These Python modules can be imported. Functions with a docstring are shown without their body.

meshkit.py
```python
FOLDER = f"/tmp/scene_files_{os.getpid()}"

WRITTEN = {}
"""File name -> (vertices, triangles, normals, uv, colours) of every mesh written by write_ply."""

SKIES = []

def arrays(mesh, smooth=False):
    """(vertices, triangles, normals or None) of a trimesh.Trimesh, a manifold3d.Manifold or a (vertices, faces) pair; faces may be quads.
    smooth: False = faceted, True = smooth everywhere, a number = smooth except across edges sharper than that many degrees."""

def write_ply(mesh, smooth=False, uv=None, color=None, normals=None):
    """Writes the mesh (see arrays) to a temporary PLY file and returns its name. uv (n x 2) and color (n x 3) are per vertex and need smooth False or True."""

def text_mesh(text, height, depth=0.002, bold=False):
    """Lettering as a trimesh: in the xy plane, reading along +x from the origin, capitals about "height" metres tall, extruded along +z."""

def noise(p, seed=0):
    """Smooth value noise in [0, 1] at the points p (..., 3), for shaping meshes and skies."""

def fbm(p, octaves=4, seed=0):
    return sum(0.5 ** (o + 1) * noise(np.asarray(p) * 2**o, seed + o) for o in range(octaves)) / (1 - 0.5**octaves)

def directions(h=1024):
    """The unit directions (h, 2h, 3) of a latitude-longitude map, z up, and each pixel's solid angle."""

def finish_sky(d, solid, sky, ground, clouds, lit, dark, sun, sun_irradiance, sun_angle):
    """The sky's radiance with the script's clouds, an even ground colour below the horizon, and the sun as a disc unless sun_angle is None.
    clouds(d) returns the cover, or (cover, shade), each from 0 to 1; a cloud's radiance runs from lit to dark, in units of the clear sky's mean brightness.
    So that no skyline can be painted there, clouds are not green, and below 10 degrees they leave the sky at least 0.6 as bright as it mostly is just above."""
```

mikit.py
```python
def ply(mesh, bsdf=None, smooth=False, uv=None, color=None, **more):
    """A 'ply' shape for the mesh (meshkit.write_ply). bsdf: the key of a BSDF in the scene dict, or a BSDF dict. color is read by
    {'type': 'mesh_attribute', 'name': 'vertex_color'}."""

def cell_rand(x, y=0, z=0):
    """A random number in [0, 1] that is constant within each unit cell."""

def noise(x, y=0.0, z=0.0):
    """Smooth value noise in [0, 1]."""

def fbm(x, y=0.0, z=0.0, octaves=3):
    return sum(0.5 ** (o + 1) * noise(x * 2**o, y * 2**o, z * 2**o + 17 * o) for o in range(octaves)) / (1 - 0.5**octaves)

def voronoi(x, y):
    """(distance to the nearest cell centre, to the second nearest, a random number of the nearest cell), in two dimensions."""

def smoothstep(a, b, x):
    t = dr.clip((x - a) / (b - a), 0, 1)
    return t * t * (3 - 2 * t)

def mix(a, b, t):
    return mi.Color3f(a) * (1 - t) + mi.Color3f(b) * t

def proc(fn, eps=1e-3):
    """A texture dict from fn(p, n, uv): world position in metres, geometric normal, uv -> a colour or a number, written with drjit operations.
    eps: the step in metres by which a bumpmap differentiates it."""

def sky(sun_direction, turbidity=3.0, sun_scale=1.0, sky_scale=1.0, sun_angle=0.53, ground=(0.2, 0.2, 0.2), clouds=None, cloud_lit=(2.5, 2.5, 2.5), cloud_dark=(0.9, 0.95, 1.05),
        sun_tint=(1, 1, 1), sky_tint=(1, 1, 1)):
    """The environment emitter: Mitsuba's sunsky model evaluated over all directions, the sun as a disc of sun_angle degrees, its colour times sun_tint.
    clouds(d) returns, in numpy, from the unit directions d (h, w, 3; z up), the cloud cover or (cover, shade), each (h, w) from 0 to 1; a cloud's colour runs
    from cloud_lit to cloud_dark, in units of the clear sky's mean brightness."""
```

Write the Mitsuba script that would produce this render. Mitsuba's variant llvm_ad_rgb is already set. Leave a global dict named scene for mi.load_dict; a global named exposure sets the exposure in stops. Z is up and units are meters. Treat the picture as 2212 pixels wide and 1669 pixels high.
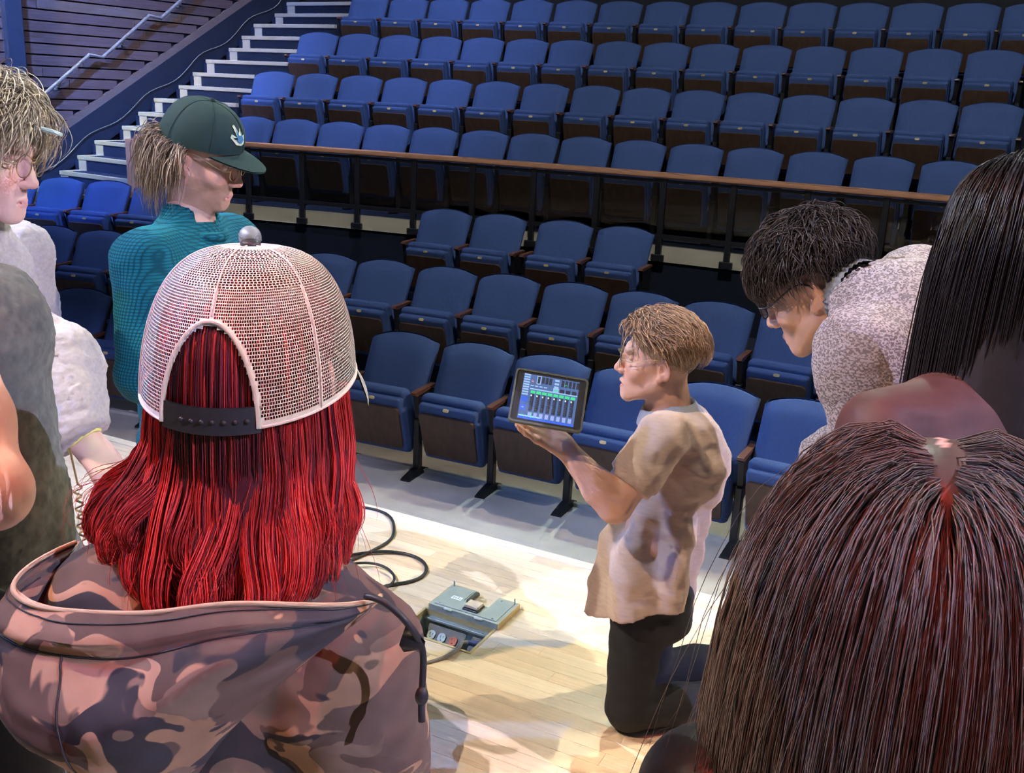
import math, random
import numpy as np, trimesh, mitsuba as mi, drjit as dr
import manifold3d as m3
import mikit, meshkit
from mikit import noise, fbm, smoothstep, mix, cell_rand, proc

T = mi.ScalarTransform4f
scene, labels = {}, {}
rng = np.random.default_rng(7)

# ------------------------------------------------------------------ camera
CAM = np.array([0.0, 0.0, 1.75])
CR = np.array([0.84041, 0.53994, 0.04656]); CU = np.array([-0.18997, 0.21305, 0.95839]); CF = np.array([-0.50756, 0.81429, -0.28163])
FPX = 2150.3
scene['camera'] = {'type': 'perspective', 'fov': 2 * math.degrees(math.atan(1106 / FPX)), 'fov_axis': 'x', 'near_clip': 0.05, 'far_clip': 100.0,
                   'to_world': T().look_at(origin=CAM.tolist(), target=(CAM + CF).tolist(), up=CU.tolist())}
exposure = 0.0

# ------------------------------------------------------------------ light: ambient fill, the theatre's spot lamps (catwalks and stage, all above the frame) and an added amber fill
scene['ambient_fill'] = {'type': 'constant', 'radiance': {'type': 'rgb', 'value': [0.075, 0.083, 0.105]}}  # even fill from all round, added in place of house lights and bounce
def spot(key, pos, aim, rgb, cutoff=20, beam=14):
    scene[key] = {'type': 'spot', 'to_world': T().look_at(origin=list(pos), target=list(aim), up=[0, 0.1, 1]),
                  'intensity': {'type': 'rgb', 'value': list(rgb)}, 'cutoff_angle': cutoff, 'beam_width': beam}
spot('catwalk_lamp_warm', (3.2, 8.6, 7.2), (-1.5, 2.2, 0.2), (255, 205, 145), 25, 19)
spot('catwalk_lamp_green', (-4.0, 9.6, 7.4), (-1.5, 2.3, 0.2), (80, 112, 92), 22, 17)
spot('stage_lamp_left', (-5.2, -0.2, 6.2), (-1.2, 2.1, 0.6), (125, 120, 98), 25, 17)
spot('stage_lamp_red', (-0.3, -0.4, 6.2), (-0.4, 0.78, 1.4), (55, 4, 2), 13, 6)
spot('stage_lamp_lavender', (6.0, 0.9, 5.6), (-0.5, 1.7, 1.15), (275, 268, 430), 14.5, 11.5)
spot('amber_fill', (-3.2, -2.6, 6.5), (-1.0, 2.2, 0.9), (225, 165, 115), 12, 8)  # added fill, no real stage lamp: stands for warm bounce off the floor
spot('stage_lamp_blue', (-6.5, -1.5, 5.5), (-2.4, 1.7, 1.4), (26, 56, 165), 24, 16)
spot('wall_lamp_blue', (-8.5, 3.0, 4.2), (-11.0, 5.9, 2.5), (110, 250, 900), 35, 4)
spot('wall_lamp_warm', (-6.0, 6.5, 8.0), (-11.0, 9.5, 1.6), (60, 74, 130), 40, 26)
spot('house_lamp_front', (-1.5, 3.6, 8.6), (-4.4, 10.8, 0.8), (132, 128, 120), 36, 26)
spot('stair_lamp', (-10.35, 3.0, 6.5), (-10.85, 8.6, 1.5), (230, 215, 160), 17, 4)
# ------------------------------------------------------------------ helpers
def tag(key, label=None, cat=None, group=None, kind=None):
    d = {}
    if label: d['label'] = label
    if cat: d['category'] = cat
    if group: d['group'] = group
    if kind: d['kind'] = kind
    labels[key] = d
USED = {}
def numbered(name):
    n = USED.get(name, 0); USED[name] = n + 1
    return name if n == 0 else '%s_%03d' % (name, n)
def add(key, mesh, bsdf, smooth=False, to_world=None, **kw):
    d = mikit.ply(mesh, bsdf, smooth, **kw) if not isinstance(mesh, dict) else {**mesh, 'bsdf': {'type': 'ref', 'id': bsdf}}
    if to_world is not None: d['to_world'] = to_world
    key = numbered(key); scene[key] = d
    return key
def plyd(mesh, smooth=False, **kw): return mikit.ply(mesh, None, smooth, **kw)
def M4(R=None, t=(0, 0, 0)):
    m = np.eye(4)
    if R is not None: m[:3, :3] = R
    m[:3, 3] = t
    return m
def TW(m): return T(np.asarray(m, float).tolist())
def rotz(a): c, s = math.cos(a), math.sin(a); return np.array([[c, -s, 0], [s, c, 0], [0, 0, 1.0]])
def rotx(a): c, s = math.cos(a), math.sin(a); return np.array([[1.0, 0, 0], [0, c, -s], [0, s, c]])
def roty(a): c, s = math.cos(a), math.sin(a); return np.array([[c, 0, s], [0, 1.0, 0], [-s, 0, c]])
def box(x0, x1, y0, y1, z0, z1, b=0.0):
    """Box with chamfered edges as (v, f)."""
    if b <= 0:
        m = trimesh.creation.box(extents=(x1 - x0, y1 - y0, z1 - z0)); m.apply_translation(((x0 + x1) / 2, (y0 + y1) / 2, (z0 + z1) / 2)); return m
    pts = []
    for i, X in enumerate((x0, x1)):
        for j, Y in enumerate((y0, y1)):
            for k, Z in enumerate((z0, z1)):
                sx, sy, sz = (b if i == 0 else -b), (b if j == 0 else -b), (b if k == 0 else -b)
                pts += [(X, Y + sy, Z + sz), (X + sx, Y, Z + sz), (X + sx, Y + sy, Z)]
    return trimesh.convex.convex_hull(np.array(pts))
def cat(*ms): return trimesh.util.concatenate([m for m in ms])
def xf(mesh, R=None, t=(0, 0, 0)):
    m = mesh.copy(); m.apply_transform(M4(R, t)); return m
def tri(m):
    if hasattr(m, 'to_mesh'):
        q = m.to_mesh(); return trimesh.Trimesh(np.array(q.vert_properties[:, :3]), np.array(q.tri_verts), process=False)
    return m
def hull(pts): return trimesh.convex.convex_hull(np.asarray(pts, float))
def tube(points, r, sides=8, caps=True):
    """Tube along a polyline, radius a number or one per point."""
    p = np.asarray(points, float); n = len(p)
    r = np.broadcast_to(np.asarray(r, float), (n,))
    t = np.gradient(p, axis=0); t /= np.linalg.norm(t, axis=1, keepdims=True) + 1e-12
    a = np.zeros_like(p); ref = np.array([0, 0, 1.0]) if abs(t[0, 2]) < 0.9 else np.array([1.0, 0, 0])
    a[0] = np.cross(t[0], ref); a[0] /= np.linalg.norm(a[0])
    for i in range(1, n):
        v = a[i - 1] - t[i] * (a[i - 1] @ t[i]); a[i] = v / (np.linalg.norm(v) + 1e-12)
    b = np.cross(t, a); ang = np.arange(sides) * 2 * np.pi / sides
    v = (p[:, None] + r[:, None, None] * (np.cos(ang)[None, :, None] * a[:, None] + np.sin(ang)[None, :, None] * b[:, None])).reshape(-1, 3)
    i, j = np.meshgrid(np.arange(n - 1), np.arange(sides), indexing='ij')
    A, B, C, D = i * sides + j, i * sides + (j + 1) % sides, (i + 1) * sides + (j + 1) % sides, (i + 1) * sides + j
    f = np.concatenate([np.stack([A, B, C], -1).reshape(-1, 3), np.stack([A, C, D], -1).reshape(-1, 3)])
    if caps:
        k = len(v); v = np.vstack([v, p[:1], p[-1:]]); jj = np.arange(sides)
        f = np.vstack([f, np.stack([jj * 0 + k, (jj + 1) % sides, jj], -1), np.stack([jj * 0 + k + 1, (n - 1) * sides + jj, (n - 1) * sides + (jj + 1) % sides], -1)])
    return trimesh.Trimesh(v, f, process=False)
def spline(pts, n=60, closed=False):
    from scipy.interpolate import CubicSpline
    p = np.asarray(pts, float)
    s = np.r_[0, np.cumsum(np.linalg.norm(np.diff(p, axis=0), axis=1))]
    return CubicSpline(s, p)(np.linspace(0, s[-1], n))
def grid_mesh(P, wrap_u=False, flip=False):
    """Surface from an array of points P[i, j]."""
    n, m = P.shape[:2]
    idx = np.arange(n * m).reshape(n, m)
    if wrap_u: idx = np.vstack([idx, idx[:1]])
    A, B, C, D = idx[:-1, :-1], idx[1:, :-1], idx[1:, 1:], idx[:-1, 1:]
    f = np.concatenate([np.stack([A, B, C], -1).reshape(-1, 3), np.stack([A, C, D], -1).reshape(-1, 3)])
    if flip: f = f[:, ::-1]
    return trimesh.Trimesh(P.reshape(-1, 3), f, process=False)
def loft(rings, cap=True):
    """Closed rings (n, m, 3) joined into a solid."""
    P = np.asarray(rings, float); n, m = P.shape[:2]
    i, j = np.meshgrid(np.arange(n - 1), np.arange(m), indexing='ij')
    A, B, C, D = i * m + j, i * m + (j + 1) % m, (i + 1) * m + (j + 1) % m, (i + 1) * m + j
    f = np.concatenate([np.stack([A, B, C], -1).reshape(-1, 3), np.stack([A, C, D], -1).reshape(-1, 3)])
    v = P.reshape(-1, 3)
    if cap:
        k = len(v); v = np.vstack([v, P[0].mean(0), P[-1].mean(0)]); jj = np.arange(m)
        f = np.vstack([f, np.stack([jj * 0 + k, (jj + 1) % m, jj], -1), np.stack([jj * 0 + k + 1, (n - 1) * m + jj, (n - 1) * m + (jj + 1) % m], -1)])
    me = trimesh.Trimesh(v, f, process=False)
    if me.volume < 0: me.invert()
    return me
def pix(x, y, d):
    """The world point d metres in front of the camera plane that the photograph shows at (x, y): for measuring where things stand."""
    return CAM + d * (CF + CR * (x - 1106) / FPX - CU * (y - 834.5) / FPX)
def pixz(x, y, z):
    v = CF + CR * (x - 1106) / FPX - CU * (y - 834.5) / FPX
    return CAM + v * (z - CAM[2]) / v[2]
def toscreen(P):
    d = np.asarray(P, float) - CAM; z = d @ CF
    return np.stack([1106 + FPX * (d @ CR) / z, 834.5 - FPX * (d @ CU) / z, z], -1)

# ------------------------------------------------------------------ materials
def mat(key, color, rough=0.6, spec=0.4, metallic=0.0, bump=None, bscale=1.0, **kw):
    base = {'type': 'principled', 'base_color': color if isinstance(color, dict) else {'type': 'rgb', 'value': list(color)}, 'roughness': rough, 'specular': spec, 'metallic': metallic, **kw}
    if bump is not None: base = {'type': 'bumpmap', 'arbitrary': bump, 'scale': bscale, 'bsdf': base}
    scene[key] = {'type': 'twosided', 'bsdf': base}
VC = {'type': 'mesh_attribute', 'name': 'vertex_color'}
def speck(c, amp, s):
    c = np.array(c)
    return proc(lambda p, n, uv: mi.Color3f(c.tolist()) * (1 - amp + 2 * amp * noise(p.x * s, p.y * s, p.z * s)))
mat('m_seat_fabric', speck((0.052, 0.092, 0.235), 0.28, 420.0), 0.9, 0.1, sheen=0.25)
mat('m_seat_wood', proc(lambda p, n, uv: mix((0.045, 0.026, 0.018), (0.085, 0.05, 0.034), fbm(p.x * 40, p.y * 40, p.z * 8))), 0.42, 0.4)
mat('m_arm_wood', (0.12, 0.05, 0.03), 0.35, 0.5)
mat('m_black_steel', (0.012, 0.013, 0.016), 0.45, 0.4)
mat('m_brass', (0.95, 0.76, 0.42), 0.35, 0.6, metallic=0.35)
mat('m_carpet', speck((0.014, 0.018, 0.03), 0.5, 300.0), 0.95, 0.1)
mat('m_concrete', proc(lambda p, n, uv: mix((0.42, 0.405, 0.37), (0.56, 0.54, 0.50), fbm(p.x * 5, p.y * 5, p.z * 5, 5))), 0.7, 0.3)
mat('m_edge_board', (0.80, 0.72, 0.54), 0.5, 0.3)
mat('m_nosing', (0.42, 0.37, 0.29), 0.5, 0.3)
mat('m_rail_wood', proc(lambda p, n, uv: mix((0.55, 0.27, 0.15), (0.68, 0.35, 0.21), fbm(p.x * 6, p.y * 6, p.z * 90))), 0.3, 0.5)
mat('m_wall_dark', (0.02, 0.022, 0.03), 0.7, 0.2)
for i, (a, b) in enumerate((((0.10, 0.058, 0.05), (0.15, 0.088, 0.072)), ((0.12, 0.072, 0.06), (0.17, 0.10, 0.08)), ((0.09, 0.055, 0.05), (0.125, 0.078, 0.066)), ((0.15, 0.10, 0.078), (0.19, 0.125, 0.095)))):
    mat('m_board_%d' % i, proc(lambda p, n, uv, a=a, b=b: mix(a, b, fbm(p.x * 9, p.y * 3, p.z * 70))), 0.5, 0.35)
for i, c in enumerate(((0.68, 0.56, 0.40), (0.72, 0.60, 0.44), (0.64, 0.51, 0.36), (0.77, 0.66, 0.50), (0.69, 0.55, 0.385))):
    def fn(p, n, uv, c=c):
        u, v = p.x * 0.9954 + p.y * 0.0958, p.y * 0.9954 - p.x * 0.0958
        g = fbm(u * 5, v * 130, 3.0, 4)
        k = smoothstep(0.80, 0.86, noise(u * 7, v * 60, 9.0)) * 0.10
        return mi.Color3f(list(c)) * (0.88 + 0.22 * g - k)
    mat('m_maple_%d' % i, proc(fn), 0.32, 0.45)
scene['m_smoked_glass'] = {'type': 'thindielectric', 'specular_transmittance': {'type': 'rgb', 'value': [0.42, 0.42, 0.42]}, 'specular_reflectance': {'type': 'rgb', 'value': [0.25, 0.25, 0.25]}}
# ------------------------------------------------------------------ the setting
RC = np.array([0.0, -21.193])                    # centre of the curved seat rows
FLOOR = {'1': -0.818, '2': -0.562, '3': -0.257, 'D': 0.466, 'C': 0.977, 'B': 1.489, 'A': 1.997, 'E': 2.507}
def arc(R, a0, a1, n=40):
    a = np.linspace(a0, a1, n); return np.stack([RC[0] + R * np.sin(a), RC[1] + R * np.cos(a)], -1)
def ring_slab(R0, R1, z0, z1, a0, a1, n=48):
    """Part of a ring between two radii, as a solid."""
    i, o = arc(R0, a0, a1, n), arc(R1, a0, a1, n)
    rings = [np.array([[*i[k], z0], [*o[k], z0], [*o[k], z1], [*i[k], z1]]) for k in range(n)]
    return loft(rings)
A0, A1 = -0.46, 0.30
def struct(key, mesh, bsdf, label=None, smooth=False):
    k = add(key, mesh, bsdf, smooth); tag(k, label, kind='structure'); return k

# stage floor: maple strips along the stage's front edge
SA = math.radians(5.5); SU = np.array([math.cos(SA), math.sin(SA), 0]); SV = np.array([-math.sin(SA), math.cos(SA), 0]); SO = np.array([-1.99, 3.165, 0.0])
def st(u, v, z=0.0): return SO + SU * u + SV * v + np.array([0, 0, z])
SR = np.stack([SU, SV, np.array([0, 0, 1.0])], 1)
POCKET = (0.06 + 0.0, 0.345, -0.80, -0.615)       # u0, u1, v0, v1 of the floor pocket's opening, set below
_c = [(pixz(x, y, 0) - SO) for x, y in ((921, 1314), (1071, 1361), (1010, 1407))]
_c = np.array([(c @ SU, c @ SV) for c in _c])
POCKET = (_c[0, 0], (_c[1, 0] + _c[2, 0]) / 2, _c[2, 1], (_c[0, 1] + _c[1, 1]) / 2)
U0, U1, V0, V1 = POCKET
def slab(u0, u1, v0, v1, z0, z1): return xf(box(u0, u1, v0, v1, z0, z1), SR, SO)
k = struct('floor', cat(slab(-7, U0, -8, -0.06, -0.14, -0.019), slab(U1, 5.5, -8, -0.06, -0.14, -0.019), slab(U0, U1, -8, V0, -0.14, -0.019), slab(U0, U1, V1, -0.06, -0.14, -0.019),
                        slab(-7, 5.5, -8, -2.80, -0.019, 0.0), slab(-7, -3.2, -2.80, -0.06, -0.019, 0.0), slab(3.6, 5.5, -2.80, -0.06, -0.019, 0.0)),
           'm_maple_4', 'pale maple strip floor of the stage')
W = 0.0595
unit = plyd(box(0, 1, 0.0004 / W, 1 - 0.0004 / W, 0, 1))
prng = np.random.default_rng(3)
def plank(u0, u1, v0, v1, tone):
    m = M4(SR @ np.diag([u1 - u0 - 0.0006, v1 - v0, 0.019]), st(u0, v0, -0.019))
    kk = add('floor__plank', unit, 'm_maple_%d' % tone, to_world=TW(m))
for i in range(46):
    v1 = -0.06 - i * W; v0 = v1 - W; u = -3.2 - prng.random() * 0.2; u = max(u, -3.2)
    while u < 3.6:
        L = 0.65 + 1.15 * prng.random(); e = min(u + L, 3.6)
        tone = int(prng.choice([0, 1, 2, 3, 4], p=[.34, .26, .16, .08, .16]))
        if v0 < V1 - 0.001 and v1 > V0 + 0.001 and u < U1 and e > U0:      # cut around the floor pocket
            if u < U0: plank(u, U0, v0, v1, tone)
            if e > U1: plank(U1, e, v0, v1, tone)
            if v1 > V1 + 0.004: plank(max(u, U0), min(e, U1), V1, v1, tone)
            if v0 < V0 - 0.004: plank(max(u, U0), min(e, U1), v0, V0, tone)
        else: plank(u, e, v0, v1, tone)
        u = e
k = add('floor__edge_nosing', xf(box(-7, 5.5, -0.06, 0.0, -0.045, 0.001, 0.006), SR, SO), 'm_maple_3')
struct('wall_stage_front', slab(-7, 5.5, -0.10, -0.03, -0.82, -0.045), 'm_wall_dark', 'dark panelled front of the stage')

# auditorium floor and steps
struct('floor_auditorium', ring_slab(18.0, 26.72, -0.95, -0.818, A0, A1), 'm_concrete', 'grey concrete floor between the stage and the front row')
struct('floor_front_row', ring_slab(26.72, 27.55, -1.0, -0.818, A0, A1), 'm_concrete', 'grey floor under the front row')
struct('trim_1', ring_slab(26.70, 26.735, -0.83, -0.795, A0, A1), 'm_concrete', 'thin grey threshold in front of the first row')
struct('floor_row_2', ring_slab(27.55, 28.85, -1.0, FLOOR['2'], A0, A1), 'm_carpet', 'dark carpeted tier of the second row')
struct('floor_row_3', ring_slab(28.85, 29.90, -1.0, FLOOR['3'], A0, A1), 'm_carpet', 'dark carpeted tier of the third row')
AISLE = -9.45                                     # stairs lie left of this
def aL(R): return math.asin((AISLE - RC[0]) / R)
R_PLAT = 29.9
PLAT = [('D', 29.92, 30.80), ('C', 30.80, 31.66), ('B', 31.66, 32.48), ('A', 32.48, 33.30), ('E', 33.30, 35.5)]
for nme, r0, r1 in PLAT:
    struct('floor_tier', ring_slab(r0, r1, -1.0, FLOOR[nme], aL(r0), A1), 'm_carpet', 'dark carpeted tier, number %d behind the rail' % ('DCBAE'.index(nme) + 1))
add('floor_tier__edge_board', ring_slab(29.885, 29.93, 0.33, FLOOR['D'] + 0.012, aL(29.9), A1), 'm_edge_board')
struct('wall_tier_front', ring_slab(29.905, 29.925, -0.3, 0.33, aL(29.9), A1), 'm_carpet', 'dark riser below the wooden rail')
struct('wall_back', ring_slab(35.5, 35.7, 1.0, 7.0, -0.5, A1), 'm_wall_dark', 'dark rear wall of the auditorium')

# stairs along the side wall: three steps to a row
XW = -11.0
NY = {}
y = 8.59 + 0.005; zl = FLOOR['B']
ys = {0: 8.59}                                    # nosing 0: landing level with tier B
run = [0.40, 0.235, 0.225]
yy = 8.59; lev = [(8.59, FLOOR['B'])]
zz = FLOOR['B']
for kk in range(1, 9):
    yy += [0.40, 0.235, 0.225][(kk - 1) % 3]; zz += 0.17; lev.append((yy, zz))
yy, zz = 8.59, FLOOR['B']
for kk in range(1, 11):
    yy -= [0.245, 0.25, 0.40][(kk - 1) % 3]; zz -= 0.17; lev.append((yy, zz))
lev.sort()
stair = numbered('trim_stairs'); USED['trim_stairs'] = 1
XR = -9.42
def stair_step(i):
    yn, z = lev[i]; y1 = lev[i + 1][0] if i + 1 < len(lev) else yn + 0.5
    right = XR if z > FLOOR['D'] - 0.3 else -10.2
    add('stairs__tread', box(XW + 0.02, right, yn + 0.055, y1 + 0.02, z - 0.19, z - 0.004), 'm_carpet')
    add('stairs__nosing', box(XW + 0.09, right, yn, yn + 0.055, z - 0.05, z, 0.006), 'm_nosing')
    add('stairs__riser', box(XW + 0.02, right, yn + 0.02, yn + 0.055, z - 0.19, z - 0.05), 'm_carpet')
    add('stairs__light_patch', cat(box(XW + 0.10, XW + 0.24, yn + 0.012, yn + 0.022, z - 0.18, z - 0.05), box(XW + 0.10, XW + 0.24, yn + 0.055, y1 + 0.012, z - 0.006, z + 0.001)), 'm_nosing')  # light beam grazing along the wall, painted as pale strips on riser and tread
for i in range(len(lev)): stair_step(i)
tag('stairs', 'carpeted side stairs with pale nosings climbing along the boarded wall', kind='structure')

# boarded side wall
slope = (lev[-1][1] - lev[0][1]) / (lev[-1][0] - lev[0][0])
def stair_z(y): return lev[0][1] + slope * (y - lev[0][0])
struct('wall_left', box(XW - 0.25, XW - 0.032, -3, 15, -1.0, 8.0), 'm_wall_dark', 'dark brown wooden board wall beside the stairs')
bu = plyd(box(-0.5, 0.5, -0.5, 0.5, -0.5, 0.5, 0.012))
brng = np.random.default_rng(11); BH = 0.122
for r in range(34):
    z0 = 0.10 + r * BH
    ylim = 7.0 + (z0 + 0.02 - stair_z(7.0) + 0.0 - 0.36) / slope        # the boards end above the stair's skirting
    yb = 5.2 - brng.random() * 1.5; stop = min(ylim, 13.5)
    while yb < stop:
        L = 1.6 + 1.3 * brng.random(); e = min(yb + L, stop)
        if stop - e < 0.15: e = stop
        if e > 5.3:
            m = M4(np.diag([0.03, e - yb - 0.004, BH - 0.016]), (XW - 0.017 + 0.004 * brng.random(), (yb + e) / 2, z0 + BH / 2))
            add('wall_left__board', bu, 'm_board_%d' % brng.choice([0, 1, 2, 3], p=[.4, .3, .2, .1]), to_world=TW(m))
        yb = e
def sloped(y0, y1, up0, up1, x0, x1):
    P = lambda y, u: (y, stair_z(y) + u)
    c = [P(y0, up0), P(y0, up1), P(y1, up1), P(y1, up0)]
    return hull([(x, a, b) for x in (x0, x1) for a, b in c])
add('wall_left__skirting', sloped(5.0, 13.0, -0.15, 0.30, XW - 0.03, XW + 0.012), 'm_wall_dark')
add('wall_left__border_board', sloped(5.0, 13.0, 0.30, 0.40, XW - 0.03, XW + 0.006), 'm_board_3')
pts = []
for i, (yn, z) in enumerate(lev): pts.append((XW + 0.03, yn - 0.02, z + 0.045 + (0.02 if i % 3 == 1 else 0.0)))
struct('trim_stair_edge', tube(spline(pts, 60), 0.0045, 6), 'm_nosing', 'thin pale edge strip between the stairs and the wall skirting')
mat('m_rail_metal', (0.62, 0.60, 0.60), 0.35, 0.5, metallic=0.8)
hp = [(-10.9, 5.30, 0.42), (-10.9, 5.47, 0.41), (-10.9, 6.17, 0.94), (-10.9, 6.36, 0.92), (-10.9, 7.03, 1.46), (-10.9, 7.08, 1.49), (-10.9, 7.71, 1.96), (-10.9, 7.89, 1.94), (-10.9, 8.59, 2.47), (-10.9, 8.76, 2.45), (-10.9, 9.5, 3.0), (-10.9, 9.67, 2.98), (-10.9, 10.4, 3.5)]
key = add('handrail__tube', tube(hp[4:], 0.021, 10), 'm_rail_metal', 40)
for yv, zv in ((7.3, 1.655), (8.2, 2.18), (9.1, 2.72)):
    add('handrail__bracket', cat(tube([(-10.9, yv, zv - 0.02), (-10.92, yv, zv - 0.07), (-10.99, yv, zv - 0.08)], 0.007, 6), box(-11.0, -10.985, yv - 0.02, yv + 0.02, zv - 0.11, zv - 0.05, 0.003)), 'm_rail_metal')
tag('handrail', 'silver metal handrail with level kinks fixed to the boarded wall', 'handrail')
# blue-lit pilaster at the wall's near end
struct('trim_pilaster', box(XW - 0.03, XW + 0.07, 6.72, 6.93, 0.2, 6.0, 0.01), 'm_wall_dark', 'dark upright trim on the boarded wall at the photo\'s left edge')

# guard rail in front of the tiers: timber cap, dark posts and smoked panels
rr = 29.86; zt = 1.118
def rail_cap():
    a = np.linspace(aL(29.86) + 0.002, 0.06, 60)
    prof = [(-0.045, -0.022), (-0.035, -0.034), (0.035, -0.034), (0.045, -0.022), (0.045, 0.012), (0.032, 0.022), (-0.032, 0.022), (-0.045, 0.012)]
    return loft([[(RC[0] + (rr + q) * math.sin(b), RC[1] + (rr + q) * math.cos(b), zt + h) for q, h in prof] for b in a])
add('guard_rail__cap', rail_cap(), 'm_rail_wood', 50)
add('guard_rail__bottom_bar', ring_slab(rr - 0.018, rr + 0.018, 0.545, 0.585, aL(29.86) + 0.003, 0.06), 'm_black_steel')
add('guard_rail__top_bar', ring_slab(rr - 0.015, rr + 0.015, 1.045, 1.075, aL(29.86) + 0.003, 0.06), 'm_black_steel')
pang = [math.atan2(pixz(x, 460, 0.5)[0], pixz(x, 460, 0.5)[1] - RC[1]) for x in (594, 772)]
step = pang[1] - pang[0]
posts = [pang[0] + step * i for i in range(-1, 14)]
for b in posts:
    R = rotz(-b); c = (RC[0] + rr * math.sin(b), RC[1] + rr * math.cos(b), 0)
    add('guard_rail__post', cat(xf(box(-0.027, 0.027, -0.02, 0.02, 0.34, 1.09, 0.004), R, c), xf(box(-0.06, 0.06, -0.03, 0.0, 0.34, 0.40, 0.004), R, c)), 'm_black_steel')
for i in range(len(posts) - 1):
    add('guard_rail__panel', grid_mesh(np.stack([np.column_stack([arc(rr + 0.004, posts[i] + 0.0012, posts[i + 1] - 0.0012, 6), np.full(6, z)]) for z in (0.585, 1.045)])), 'm_smoked_glass')
pe = pix(206, 300, 11.6); b = aL(29.86)
cend = (RC[0] + rr * math.sin(b), RC[1] + rr * math.cos(b), 0)
add('guard_rail__end_post', xf(box(-0.055, 0.055, -0.05, 0.05, 0.35, 1.09, 0.006), rotz(-b), cend), 'm_rail_wood')
tag('guard_rail', 'curved guard rail with brown timber cap, dark posts and smoked panels below the upper seats', 'railing')
# ------------------------------------------------------------------ theatre seats (local frame: x along the row, y to the back, z up from the row's floor)
def seat_back_mesh():
    n, m = 15, 13
    xs = np.linspace(-1, 1, n); ts = np.linspace(0, 1, m)
    def pt(x, t, side):
        w = 0.246 + 0.014 * t
        top = 0.905 - 0.050 * abs(x) ** 2.4
        z = 0.40 + (top - 0.40) * t
        y = 0.20 + (z - 0.40) * 0.56
        puff = 0.045 * (1 - abs(x) ** 5) ** 0.6 * (1 - (2 * t - 1) ** 8) ** 0.6 + 0.012
        sag = 0.02 * (1 - x * x)
        return (x * w, y - (puff - sag if side else -0.035), z - (0.012 * (1 - puff / 0.057) if side else 0))
    F = np.array([[pt(x, t, 1) for t in ts] for x in xs]); B = np.array([[pt(x, t, 0) for t in ts] for x in xs])
    rings = [np.vstack([F[i], B[i][::-1]]) for i in range(n)]
    return loft(rings)
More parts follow.
